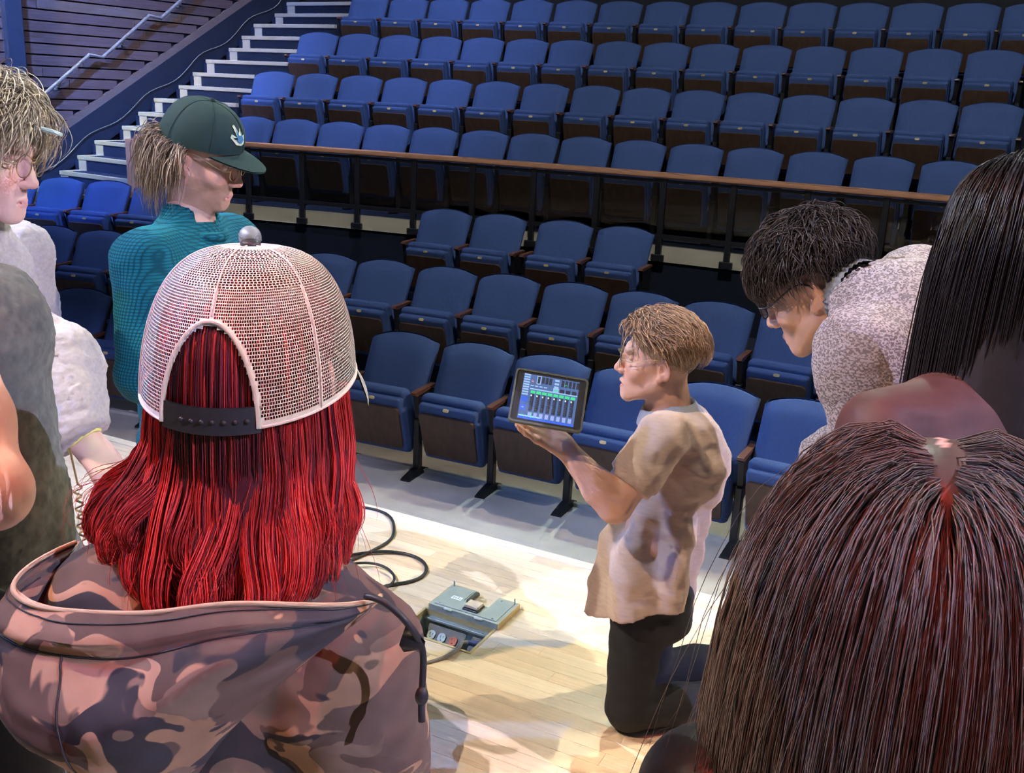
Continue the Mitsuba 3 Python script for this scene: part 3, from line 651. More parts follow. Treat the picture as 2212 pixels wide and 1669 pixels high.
# ------------------------------------------------------------------ the kneeling man with the tablet
def on_plane(x, y, P0, n):
    v = CF + CR * (x - 1106) / FPX - CU * (y - 834.5) / FPX
    return CAM + v * (((np.asarray(P0) - CAM) @ n) / (v @ n))
def knee_man():
    P = numbered('person')
    f = np.array([-0.86, -0.51, 0]); f /= np.linalg.norm(f); l = np.array([-f[1], f[0], 0])     # facing, and his left (towards the viewer)
    base = np.array([-1.03, 2.42, 0.0]); up = np.array([0, 0, 1.0])
    S = lambda x, y, off=0.0: on_plane(x, y, base + l * off, l)      # off metres to his left of the middle
    skin = np.array([0.60, 0.36, 0.27])
    hO = S(1434, 800, 0.075) - l * 0.075; hR = frame(-114, 1, 3); hs = 0.955
    hW = lambda *p: hO + hR @ (np.array(p) * hs)
    nb = S(1455, 905, 0.0)
    HF = head_field(hO, hR, hs, 0.0028, (nb - up * 0.02, 0.058), True, 0.6)
    hm = HF.mesh(2); hc = head_colors(np.asarray(hm.vertices), hO, hR, hs, skin, lip=(0.50, 0.20, 0.18), brow=(0.30, 0.19, 0.11), iris=(0.16, 0.2, 0.25))
    # left arm (near): shoulder, elbow, wrist; hand palm up under the tablet
    shL = S(1428, 955, 0.17); elL = S(1328, 1092, 0.24); wrL = S(1222, 968, 0.20)
    shR = S(1470, 935, -0.17); elR = S(1500, 1070, -0.24); wrR = S(1462, 1170, -0.17)
    lo = np.min([shL, elL, wrL, S(1130, 900, 0.2)], 0) - 0.08; hi = np.max([shL, elL, wrL], 0) + 0.08
    A = Field(lo, hi, 0.0032)
    A.cone(shL, elL, 0.052, 0.043, 0.02); A.chain([elL, elL + (wrL - elL) * 0.3, wrL], [0.042, 0.044, 0.0265], 0.02)
    hand_dir = S(1150, 925, 0.20) - wrL
    tips = hand_bones(A, wrL, hand_dir, up * 0.75 + l * 0.35, -l * 0.8 + f * 0.1 + up * 0.5, 0.98, curls=[(8, 18, 12), (6, 14, 10), (8, 14, 10), (4, 12, 8)], spread=3, thumb=(0.55, 0.65, 0.2))
    am = A.mesh(2)
    # right forearm and hand, resting on the far side
    B = Field(np.min([shR, elR, wrR], 0) - 0.2, np.max([shR, elR, wrR], 0) + 0.2, 0.005)
    B.cone(shR, elR, 0.052, 0.042); B.cone(elR, wrR, 0.042, 0.027); hand_bones(B, wrR, f * 0.15 - up * 0.9 , l, f * 0.5 + up * 0.5, 0.98, curl=(25, 30, 25))
    bm = B.mesh(1)
    parts = [(np.asarray(hm.vertices), hm.faces, hc)] + [(np.asarray(m.vertices), m.faces, const_col(m, skin, 0.10, 30)) for m in (am, bm)]
    # core of the body under the clothes
    pel = S(1398, 1275, 0.0); chest = S(1450, 985, 0.0); waist = S(1412, 1150, 0.0)
    C = Field(np.array([-1.6, 1.9, -0.02]), np.array([-0.2, 3.2, 1.15]), 0.012)
    C.chain([nb, chest, waist, pel], [0.06, 0.085, 0.085, 0.085], 0.03, l, 1.45)
    cm = C.mesh(1); parts.append((np.asarray(cm.vertices), cm.faces, const_col(cm, skin, 0.1)))
    mesh, col = joined(parts)
    scene[P] = mikit.ply(mesh, 'm_skin', True, color=col)
    tag(P, 'blond man with glasses kneeling on the stage, holding up a tablet in his left hand', 'person')
    # trousers
    kL, kR = S(1362, 1478, 0.10), S(1398, 1452, -0.11)
    kL[2], kR[2] = 0.062, 0.062
    hipL, hipR = S(1386, 1275, 0.062), S(1408, 1268, -0.062)
    fb = np.array([-0.70, -0.71, 0]); anL = kL - fb * 0.42; anL[2] = 0.075; anR = kR - fb * 0.42; anR[2] = 0.075
    T_ = Field(np.min([kL, kR, anL, anR], 0) - 0.16, np.max([hipL, hipR, anL, anR], 0) + 0.16, 0.007)
    T_.cone(pel + up * 0.08, pel - up * 0.02, 0.075, 0.088, 0.03, l, 1.42)
    T_.cone(pel - f * 0.05, pel - f * 0.05 - up * 0.06, 0.085, 0.085, 0.04, l, 1.5)
    for h_, k_, a_ in ((hipL, kL, anL), (hipR, kR, anR)):
        T_.cone(h_, k_ + up * 0.015, 0.084, 0.066, 0.03); T_.cone(k_, k_ - fb * 0.16 + up * 0.008, 0.062, 0.058, 0.02); T_.cone(k_ - fb * 0.16 + up * 0.008, a_, 0.058, 0.045, 0.02)
    T_.warp(lambda p: 0.010 * (meshkit.fbm(p * np.array([9, 9, 26]), 3, 4) - 0.5))
    T_.D = np.maximum(T_.D, (0.004 - T_.ax[2])[None, None, :].astype(np.float32))
    tm = T_.mesh(2)
    scene[P + '__trousers'] = mikit.ply(tm, 'm_cloth', True, color=const_col(tm, (0.012, 0.013, 0.016), 0.3, 40)); tag(P + '__trousers', 'dark charcoal trousers')
    for a_, nm in ((anL, ''), (anR, '_001')):
        Sh = Field(a_ - 0.2, a_ + 0.2, 0.006); Sh.cone(a_ + up * 0.0, a_ - f * 0.07 - up * 0.0, 0.042, 0.038, 0.02); Sh.cone(a_ - f * 0.07 - up * 0.005, a_ - f * 0.15 - up * 0.02 + f * 0.05, 0.036, 0.03, 0.02)
        Sh.D = np.maximum(Sh.D, (0.003 - Sh.ax[2])[None, None, :].astype(np.float32))
        scene[P + '__shoe' + nm] = mikit.ply(Sh.mesh(1), 'm_black_steel', True)
    # shirt: body, sleeves, collar; open hem that flares over the trousers
    hem = S(1398, 1330, 0.0)
    H = Field(np.min([hem, shL, shR, elL], 0) - 0.26, np.max([nb, shL, shR], 0) + 0.24, 0.006)
    H.chain([S(1462, 925, 0.0), S(1462, 985, 0.0), S(1440, 1100, 0.0), S(1404, 1190, 0.0), S(1366, 1360, 0.0)], [0.070, 0.103, 0.108, 0.122, 0.150], 0.03, l, 1.38)
    for sh, el in ((shL, elL), (shR, elR)):
        H.cone(S(1460, 922, 0.0), sh + up * 0.005, 0.055, 0.062, 0.03)
        H.cone(sh, sh + (el - sh) * 0.66, 0.070, 0.071, 0.018)
    H.cone(S(1468, 945, 0.0) - f * 0.03, S(1478, 1010, 0.0) - f * 0.035, 0.09, 0.09, 0.04, l, 1.5)
    def folds(p):
        q = np.stack([(p - base) @ f, (p - base) @ l, p[:, 2]], 1)
        z = q[:, 2]; low = np.clip((0.85 - z) / 0.3, 0, 1)
        ang = np.arctan2(q[:, 1], q[:, 0] + 0.05)
        drape = 0.017 * low * np.sin(ang * 7 + 5 * meshkit.fbm(q * 4, 2, 8) + z * 4)
        wr = 0.032 * (meshkit.fbm(np.stack([q[:, 0] * 9 + q[:, 2] * 7, q[:, 1] * 9, q[:, 2] * 15 - q[:, 0] * 8], 1), 3, 5) - 0.5)
        return drape + wr
    H.warp(folds)
    # cut: sleeve ends, neck hole, curved hem
    G = H.pts((slice(0, H.n[0]), slice(0, H.n[1]), slice(0, H.n[2])))
    q = G - np.asarray(base, np.float32)
    a_f, a_l = q @ f.astype(np.float32), q @ l.astype(np.float32)
    zf, zs = S(1285, 1294, 0.0)[2], S(1358, 1258, 0.16)[2]; hz, amp = (zf + zs) / 2 - 0.055, 0.040
    curve = hz - amp * np.cos(np.clip(np.arctan2(a_l, a_f + 0.06) * 2, -2 * np.pi, 2 * np.pi)).astype(np.float32)
    H.D = np.maximum(H.D, curve - G[..., 2])
    for sh, el in ((shL, elL), (shR, elR)):
        d = (el - sh) / np.linalg.norm(el - sh); L = np.linalg.norm(el - sh)
        ta = (G - sh.astype(np.float32)) @ d.astype(np.float32); rad = np.linalg.norm(G - sh.astype(np.float32) - ta[..., None] * d.astype(np.float32), axis=-1)
        H.D = np.where((rad < 0.13) & (ta > L * 0.45) & (np.abs(a_l) > 0.16), np.maximum(H.D, ta - L * 0.70), H.D)
        cuff = np.abs(rad - 0.067) - 0.004
        H.D = np.where((ta > L * 0.5) & (ta < L * 0.72) & (rad < 0.09), np.maximum(H.D, -(0.060 - rad) * (ta > L * 0.60) - 9 * (ta <= L * 0.60)), H.D)
    nd = nb - hO; nd /= np.linalg.norm(nd)
    H.D = np.maximum(H.D, (0.066 - np.linalg.norm((G - nb.astype(np.float32)) - ((G - nb.astype(np.float32)) @ nd.astype(np.float32))[..., None] * nd.astype(np.float32), axis=-1)) * ((G - nb.astype(np.float32)) @ nd.astype(np.float32) < 0.02) - 9 * ((G - nb.astype(np.float32)) @ nd.astype(np.float32) >= 0.02))
    sm = H.mesh(2)
    scene[P + '__shirt'] = mikit.ply(sm, 'm_shirt', True); tag(P + '__shirt', 'untucked taupe short-sleeved shirt')
    th = np.linspace(0, 2 * np.pi, 40)
    ring = []
    for t_, r_, hh in ((0, 0.060, 0.03), (1, 0.064, 0.068), (2, 0.071, 0.074), (3, 0.094, 0.030), (4, 0.092, 0.022)):
        fr = np.maximum(np.cos(th), 0)
        ring.append(np.array([nb + nd * (-hh + 0.012 + 0.035 * np.maximum(math.cos(a), 0)) + f * math.cos(a) * (r_ + 0.012 * (t_ > 1) * max(math.cos(a), 0)) + l * math.sin(a) * (r_ + 0.004) for a in th]))
    cg = grid_mesh(np.array(ring)); cg = trimesh.Trimesh(cg.vertices, np.vstack([cg.faces]), process=False)
    scene[P + '__collar'] = mikit.ply(cg, 'm_collar', True); tag(P + '__collar', 'blue-grey shirt collar')
    pk = S(1300, 1195, 0.09)
    # hair: swept back from the forehead, short sides
    g = np.random.default_rng(5); n = 6500
    u = g.normal(size=(n, 3)); u /= np.linalg.norm(u, axis=1, keepdims=True)
    zl = u[:, 2]; yl = u[:, 1]
    keep = (zl > -0.05 + 0.62 * np.clip(yl, 0, 1) - 0.75 * np.clip(-yl, 0, 1)) & (yl < 0.80)
    u = u[keep]; top = u[:, 2] > 0.35
    def flow(p):
        q = p / np.linalg.norm(p, axis=1, keepdims=True); tp = np.clip((q[:, 2] - 0.15) / 0.4, 0, 1)[:, None]
        side = np.stack([q[:, 0] * 0.2, -0.65 + 0 * q[:, 0], -0.75 + 0 * q[:, 0]], 1); tops = np.stack([-0.55 - 0 * q[:, 0], -0.75 + 0.9 * np.clip(q[:, 1], 0, 1), 0 * q[:, 0] - 0.1], 1)
        return side * (1 - tp) + tops * tp
    ps = scalp_strands(hO, hR, hs, (0.079, 0.101, 0.090), u, flow, np.where(top, 0.085 - 0.03 * np.clip(u[:, 1], 0, 1), 0.022), np.where(top, 0.24 + 0.12 * np.clip(u[:, 1], 0, 1), 0.025), 11, 0.05, 0.26, 3)
    base_c = np.array([0.42, 0.28, 0.17]); c = base_c * (0.55 + 0.7 * g.random((len(u), 1))) * np.where(top, 1.15, 0.72)[:, None]
    hb = Field(hW(0, -0.02, 0.05) - 0.14, hW(0, -0.02, 0.05) + 0.14, 0.005)
    hb.ell(hW(0, -0.012, 0.056), np.array([0.080, 0.101, 0.092]) * hs, hR)
    GG = ((hb.pts((slice(0, hb.n[0]), slice(0, hb.n[1]), slice(0, hb.n[2]))) - hO.astype(np.float32)) @ hR.astype(np.float32)) / hs
    y_, z_ = GG[..., 1], GG[..., 2]
    line = np.where(y_ > 0.0, 0.018 + 0.75 * np.clip(y_ - 0.015, 0, 1) , 0.018 + 0.65 * np.clip(y_, -0.2, 0))
    hb.D = np.maximum(hb.D, (line - z_))
    hm2 = hb.mesh(1)
    mesh, col = joined([strand_mesh(ps, 0.0011, c), (np.asarray(hm2.vertices), hm2.faces, const_col(hm2, base_c * 0.6, 0.2, 90))])
    scene[P + '__hair'] = mikit.ply(mesh, 'm_hair', True, color=col); tag(P + '__hair', 'swept-back dark blond hair')
    glasses(P + '__glasses', hO, hR, hs, 'm_gold')
    tag(P + '__glasses', 'thin wire glasses')
    return dict(f=f, l=l, tips=tips, wrist=wrL, S=S)
mat('m_shirt', proc(lambda p, n, uv: mix((0.36, 0.28, 0.245), (0.46, 0.37, 0.33), fbm(p.x * 60, p.y * 60, p.z * 200))), 0.9, 0.1, sheen=0.3)
mat('m_collar', (0.20, 0.22, 0.27), 0.9, 0.1)
KM = knee_man()
# ------------------------------------------------------------------ people standing around, most of them seen from behind
UP = np.array([0, 0, 1.0])
def head_at(lm, x, y, d, R, s):
    """Where the head's middle is when the landmark (head frame) stands at distance d in the photograph's direction (x, y)."""
    return pix(x, y, d) - R @ (np.array(lm) * s)
LMK = {'nose': (0, .125, -.025), 'earL': (-.08, -.005, 0), 'earR': (.08, -.005, 0), 'crown': (0, -0.01, .135)}
def long_strands(O, R, s, rad, roots, flow, length, steps, stiff=0.06, lift=0.1, collide=(), jitter=0.1, seed=1, centre=(0, -0.008, 0.048), wave=0.0, droop=1.0, curl=None):
    """Strands that leave the scalp along flow(p), are bent down by their weight and slide off the head and the shoulders (ellipsoids in the world)."""
    g = np.random.default_rng(seed); rad = np.asarray(rad, float) * s; c = np.asarray(O) + R @ (np.array(centre) * s)
    ell = [(c, R, rad)] + list(collide)
    u = np.asarray(roots, float); N = len(u); pl = u * rad; p = c + pl @ R.T; L = np.broadcast_to(length, (N,)); ds = (L / (steps - 1))[:, None]
    d0 = flow(u); d0 /= np.linalg.norm(d0, axis=1, keepdims=True) + 1e-9; dirw = d0 @ R.T + g.normal(0, jitter, (N, 3)); out = [p.copy()]
    lf = 1 + np.broadcast_to(lift, (N,)) * (0.4 + 1.2 * g.random(N)); ph = g.random(N) * 6.28; axw = g.normal(size=(N, 3)); trav = np.zeros(N)
    down = np.array([0, 0, -1.0])
    for k in range(1, steps):
        trav = trav + ds[:, 0]; w = droop * np.clip(trav / stiff, 0, 1)[:, None] * 0.30
        dirw = dirw * (1 - w) + down * w
        if wave: dirw = dirw + wave * np.sin(trav * 38 + ph)[:, None] * axw * 0.5
        if curl is not None: dirw = dirw + curl(p, trav / L)
        dirw /= np.linalg.norm(dirw, axis=1, keepdims=True) + 1e-9
        p = p + dirw * ds
        for j, (cc, RR, rr) in enumerate(ell):
            q = (p - cc) @ RR; ll = np.linalg.norm(q / rr, axis=1); t = lf if j == 0 else 1 + 0.1 * (lf - 1)
            m = ll < t
            if m.any():
                q[m] *= (t[m] / np.maximum(ll[m], 1e-6))[:, None]; p[m] = cc + q[m] @ RR.T
                n = q[m] / rr ** 2; n /= np.linalg.norm(n, axis=1, keepdims=True); n = n @ RR.T
                dd = dirw[m]; dd = dd - n * np.minimum(np.sum(dd * n, 1, keepdims=True), 0); dirw[m] = dd / (np.linalg.norm(dd, axis=1, keepdims=True) + 1e-9)
        out.append(p.copy())
    return np.stack(out, 1)
def unit_roots(n, seed, test):
    g = np.random.default_rng(seed); u = g.normal(size=(n * 6, 3)); u /= np.linalg.norm(u, axis=1, keepdims=True)
    return u[test(u[:, 0], u[:, 1], u[:, 2])][:n]
def skull_cap(O, R, s, rad, line, h=0.005, centre=(0, -0.008, 0.05)):
    """Under-layer of hair: a shell over the skull above line(y)."""
    c = np.asarray(O) + R @ (np.array(centre) * s); F = Field(c - 0.16 * s, c + 0.16 * s, h); F.ell(c, np.array(rad) * s, R)
    G = ((F.pts((slice(0, F.n[0]), slice(0, F.n[1]), slice(0, F.n[2]))) - np.asarray(O, np.float32)) @ R.astype(np.float32)) / s
    F.D = np.maximum(F.D, line(G[..., 0], G[..., 1]) - G[..., 2]); return F.mesh(1)
def body_parts(P, parts, bsdf='m_skin'):
    mesh, col = joined(parts); scene[P] = mikit.ply(mesh, bsdf, True, color=col)
def part(m, c, amp=0.1, s=30): return (np.asarray(m.vertices), m.faces, const_col(m, c, amp, s))
def hair(P, paths, radius, colors, under=None, ucol=None, label=None):
    ps = [strand_mesh(paths, radius, colors)]
    if under is not None: ps.append((np.asarray(under.vertices), under.faces, const_col(under, ucol, 0.25, 90)))
    mesh, col = joined(ps); k = P + '__hair'; scene[k] = mikit.ply(mesh, 'm_hair', True, color=col); tag(k, label)
def legs(P, hip, f, l, floor=0.0, col=(0.015, 0.017, 0.024), spread=0.09, label='dark trousers', shoe='m_black_steel', key='trousers'):
    hip = np.asarray(hip, float)
    F = Field(hip - np.array([0.35, 0.35, 0]) + np.array([0, 0, floor - hip[2]]), hip + np.array([0.35, 0.35, 0.14]), 0.014)
    F.cone(hip + UP * 0.05, hip - UP * 0.06, 0.095, 0.10, 0.03, l, 1.5)
    for q, nm in ((1, ''), (-1, '_001')):
        a = hip + l * q * spread - UP * 0.06; an = hip + l * q * spread * 1.1; an = np.array([an[0], an[1], floor + 0.07]); kn = (a + an) / 2 + f * 0.02
        F.chain([a, kn, an], [0.092, 0.064, 0.05], 0.03)
        s_ = an - UP * 0.0
        Sh = Field(np.array([*(s_[:2] - 0.25), floor - 0.02]), np.array([*(s_[:2] + 0.25), floor + 0.16]), 0.009); Sh.cone(s_ - UP * 0.03, s_ + f * 0.12 - UP * 0.035, 0.042, 0.04, 0.02); Sh.cone(s_, s_ - f * 0.02, 0.05, 0.05)
        Sh.D = np.maximum(Sh.D, (floor + 0.002 - Sh.ax[2])[None, None, :].astype(np.float32))
        scene[P + '__shoe' + nm] = mikit.ply(Sh.mesh(1), shoe, True)
    F.D = np.maximum(F.D, (floor + 0.03 - F.ax[2])[None, None, :].astype(np.float32))
    m = F.mesh(2); k = P + '__' + key; scene[k] = mikit.ply(m, 'm_cloth', True, color=const_col(m, col, 0.2, 30)); tag(k, label)
mat('m_teal_knit', None or proc(lambda p, n, uv: mix((0.004, 0.045, 0.062), (0.010, 0.13, 0.17), smoothstep(0.0, 0.75, dr.abs(dr.sin(p.z * 400)) * dr.abs(dr.sin((p.x * 0.97 - p.y * 0.26) * 400)))) * (0.7 + 0.6 * fbm(p.x * 7, p.y * 7, p.z * 7))), 0.9, 0.1, sheen=0.6)
mat('m_white_wool', proc(lambda p, n, uv: mix((0.29, 0.28, 0.30), (0.44, 0.43, 0.45), fbm(p.x * 160, p.y * 160, p.z * 160, 3))), 0.95, 0.05, sheen=1.0)
mat('m_grey_wool', proc(lambda p, n, uv: mix((0.035, 0.042, 0.038), (0.14, 0.15, 0.135), fbm(p.x * 110, p.y * 110, p.z * 60, 4)) * (0.6 + 0.8 * fbm(p.x * 12, p.y * 12, p.z * 5))), 0.95, 0.05, sheen=1.0)
mat('m_speckle_wool', proc(lambda p, n, uv: mix((0.11, 0.09, 0.09), (0.33, 0.29, 0.285), smoothstep(0.35, 0.65, fbm(p.x * 330, p.y * 330, p.z * 330, 2)))), 0.95, 0.05, sheen=0.8)
mat('m_rib_wool', proc(lambda p, n, uv: mix((0.06, 0.065, 0.07), (0.20, 0.21, 0.22), noise(p.x * 150, p.y * 150, p.z * 150))), 0.95, 0.05)
mat('m_maroon_leather', proc(lambda p, n, uv: mix((0.035, 0.014, 0.013), (0.075, 0.03, 0.026), fbm(p.x * 25, p.y * 25, p.z * 25))), 0.6, 0.3)
def wool_mesh(F, amp=0.004, s=140, k=1):
    m = F.mesh(k); V = np.asarray(m.vertices); m.vertices = V + np.asarray(m.vertex_normals) * (amp * (meshkit.fbm(V * s, 2, 3) - 0.5)[:, None] * 2); return m

# --- the person in a teal jumper and green cap, holding a microphone
def teal_person():
    P = numbered('person'); R = frame(62, -20, -9); s = 0.97; O = head_at((0.08, -.005, 0), 399, 352, 2.50, R, s); O = O + 0.0
    f = R[:, 1] * np.array([1, 1, 0]); f /= np.linalg.norm(f); l = np.array([-f[1], f[0], 0]); skin = (0.62, 0.40, 0.32)
    nb = O - UP * 0.155 - f * 0.035
    HF = head_field(O, R, s, 0.003, (nb, 0.056), True); hm = HF.mesh(2)
    hc = head_colors(np.asarray(hm.vertices), O, R, s, skin, brow=(0.25, 0.17, 0.1), beard=(0.30, 0.18, 0.10))
    bf = np.array([0.75, -0.05, 0]); bf = frame(75)[:, 1]; bl = np.array([-bf[1], bf[0], 0])
    shm = nb - UP * 0.06; shR, shL = shm - bl * 0.185 - UP * 0.03, shm + bl * 0.185 - UP * 0.03
    hip = np.array([nb[0], nb[1], 0.0]) + UP * (nb[2] - 0.56) - bf * 0.02
    mic = pix(540, 512, 2.28); hand = mic - np.array([0.0, 0.0, 0.10]) - bf * 0.03
    elR = shR - UP * 0.27 + bf * 0.03 - bl * 0.06; elL = shL - UP * 0.27 + bf * 0.05 + bl * 0.04
    A = Field(hand - 0.14, hand + 0.14, 0.0035); d = hand - elR; d /= np.linalg.norm(d)
    wr = hand - d * 0.075; A.cone(elR + (wr - elR) * 0.6, wr, 0.036, 0.027); hand_bones(A, wr, d, -bl * 0.2 + UP * 0.8 + bf * 0.2, -bl * 0.2 + bf * 0.4 + UP * 0.8, 0.95, curl=(55, 70, 40), thumb=(0.4, 0.7, 0.3))
    C = Field(np.min([hip, shL, shR], 0) - 0.15, np.max([nb, shL, shR], 0) + 0.1, 0.014); C.chain([nb, shm - UP * 0.1, hip], [0.06, 0.09, 0.09], 0.03, bl, 1.4)
    body_parts(P, [(np.asarray(hm.vertices), hm.faces, hc), part(A.mesh(2), skin), part(C.mesh(1), skin)])
    tag(P, 'person in a teal waffle-knit jumper and dark green cap', 'person')
    J = Field(np.min([hip, elR, elL, hand], 0) - 0.2, np.max([nb, shL, shR, hand], 0) + 0.12, 0.008)
    J.chain([nb + UP * 0.0, shm - UP * 0.06, shm - UP * 0.28, hip - UP * 0.05], [0.066, 0.108, 0.118, 0.125], 0.03, bl, 1.42)
    for sh, el in ((shR, elR), (shL, elL)): J.cone(shm + UP * 0.02, sh, 0.06, 0.075, 0.03); J.cone(sh, el, 0.082, 0.072, 0.03)
    J.cone(elR, wr - d * 0.02, 0.072, 0.045, 0.03); J.cone(elL, elL - UP * 0.22 + bf * 0.06, 0.07, 0.045, 0.03)
    J.warp(lambda p: 0.022 * (meshkit.fbm(p * np.array([7, 7, 13]), 3, 2) - 0.5) + 0.0*0.0035 * np.abs(np.sin(p[:, 2] * 230)) * np.abs(np.sin((p[:, 0] * 0.8 - p[:, 1] * 0.6) * 190)))
    G = J.pts((slice(0, J.n[0]), slice(0, J.n[1]), slice(0, J.n[2]))); J.D = np.maximum(J.D, np.where(G[..., 2] > nb[2] - 0.038, 0.068 - np.linalg.norm(G[..., :2] - nb[:2].astype(np.float32), axis=-1), -1) )
    jm = J.mesh(1); scene[P + '__jumper'] = mikit.ply(jm, 'm_teal_knit', True); tag(P + '__jumper', 'teal waffle-knit jumper')
    th = np.linspace(0, 2 * np.pi, 49); nc = nb - UP * 0.03 + bf * 0.008
    for h_, r_, nm, mt in ((0.0, 0.076, '__neckband', 'm_teal_knit')  ,):
        scene[P + nm] = mikit.ply(tube([nc + UP * (h_ - 0.012 * math.cos(t)) + bf * math.cos(t) * (r_ + 0.012) + bl * math.sin(t) * r_ for t in th], 0.0125, 8, False), mt, True)
    legs(P, hip, bf, bl)
    # cap: dome, brim, button, badge
    def cap_pt(a, t, k=1.0):        # a around from the front, t from rim to top
        rx, ry, H = 0.094 * k, 0.112 * k, 0.112
        e = math.cos(t * math.pi / 2) ** 0.75 if t < 1 else 0
        return O + R @ (np.array([rx * e * math.sin(a), -0.006 + ry * e * math.cos(a), 0.045 + 0.012 * math.cos(a) + (H - 0.012 * math.cos(a)) * math.sin(t * math.pi / 2)]) * s)
    av = np.linspace(0, 2 * np.pi, 61)[:-1]; tv = np.linspace(0, 1, 16)
    dome = np.array([[cap_pt(a, t, 1 - 0.02 * math.exp(-((math.sin(3 * a)) / 0.06) ** 2) * (t > 0.02) + 0.05 * (meshkit.fbm(np.array([[math.sin(a) * 2.2, math.cos(a) * 2.2, t * 4]]), 2)[0] - 0.5)) for t in tv] for a in av])
    inner = np.array([[cap_pt(a, t, 0.97) for t in tv[:3]] for a in av])
    scene[P + '__cap'] = mikit.ply(grid_mesh(dome, True), 'm_green_twill', True); tag(P + '__cap', 'dark green baseball cap')
    add(P + '__cap__seam', cat(*[tube([cap_pt(a0, t, 1.004) for t in np.linspace(0.02, 0.98, 24)], 0.0009, 5) for a0 in np.arange(6) * math.pi / 3]), 'm_green_dark', True)
    b = []
    for a in np.linspace(-1.12, 1.12, 23):
        b.append([O + R @ (np.array([math.sin(a) * (0.093 + 0.012 * k * max(math.cos(a * 1.38), 0.0)), math.cos(a) * 0.105 + k * 0.072 * max(math.cos(a * 1.38), 0.0) ** 0.8, 0.056 - 0.014 * abs(math.sin(a)) ** 2 - k * 0.020 * max(math.cos(a * 1.38), 0.0)]) * s) for k in np.linspace(0, 1, 9)])
    bt = grid_mesh(np.array(b)); b2 = grid_mesh(np.array(b) - R[:, 2] * 0.004, flip=True)
    scene[P + '__cap__brim'] = mikit.ply(cat(bt, b2), 'm_green_twill', True)
    add(P + '__cap__button', xf(trimesh.creation.icosphere(2, 0.0075), None, cap_pt(0, 0.999)), 'm_green_dark', True)
    # embroidered badge: pale outline, blue hill and a yellow spot
    def on_cap(x, z): return cap_pt(x, z, 1.02)
    def patch(poly, mt, k, nm):
        from shapely.geometry import Polygon
        pg = Polygon(poly); vs, fs = trimesh.creation.triangulate_polygon(pg.segmentize(0.04), engine='earcut')
        V = np.array([cap_pt(v[0], v[1], k) for v in vs]); m = trimesh.Trimesh(V, fs, process=False); add(P + '__cap__' + nm, m, mt)
    patch([(0.02, 0.26), (0.0, 0.34), (0.10, 0.32), (0.16, 0.46), (0.24, 0.36), (0.36, 0.52), (0.46, 0.50), (0.34, 0.30), (0.52, 0.36), (0.58, 0.30), (0.38, 0.18), (0.2, 0.16), (0.06, 0.18)], 'm_badge_pale', 1.025, 'badge')
    patch([(0.06, 0.25), (0.14, 0.36), (0.22, 0.30), (0.34, 0.44), (0.34, 0.24), (0.2, 0.20)], 'm_badge_blue', 1.035, 'badge_print')
    patch([(0.20, 0.36), (0.24, 0.40), (0.28, 0.37), (0.24, 0.33)], 'm_badge_yellow', 1.04, 'badge_print')
    # hair below the cap, to the jaw
    u = unit_roots(1500, 4, lambda x, y, z: (y < 0.10) & (z < 0.10) & (z > -0.45) & ~((np.abs(x) > 0.8) & (y > -0.35) & (z < 0)))
    ps = long_strands(O, R, s, (0.074, 0.095, 0.086), u, lambda u: np.stack([u[:, 0], u[:, 1] * 0.8 - 0.25, u[:, 2] * 0 - 0.6], 1), 0.10 + 0.10 * rng.random(len(u)) * (u[:, 1] < 0), 13, 0.05, 0.04, [(shm - UP * 0.02, np.eye(3), np.array([0.2, 0.2, 0.07]))], 0.22, 2, wave=0.25)
    c = np.array([0.36, 0.28, 0.20]) * (0.4 + 0.9 * rng.random((len(u), 1)))
    hair(P, ps, 0.0013, c, None, None, 'greying blond jaw-length hair below the cap')
    glasses(P + '__glasses', O, R, s, 'm_gold', 0.0009, 0.026, 0.022); tag(P + '__glasses', 'thin gold aviator glasses')
    return mic, hand, d
mat('m_green_twill', (0.010, 0.028, 0.027), 0.8, 0.2, sheen=0.5); mat('m_green_dark', (0.008, 0.02, 0.02), 0.8, 0.2)
mat('m_badge_pale', (0.55, 0.75, 0.78), 0.6, 0.2); mat('m_badge_blue', (0.06, 0.22, 0.50), 0.6, 0.2); mat('m_badge_yellow', (0.75, 0.78, 0.25), 0.6, 0.2)
MIC = teal_person()

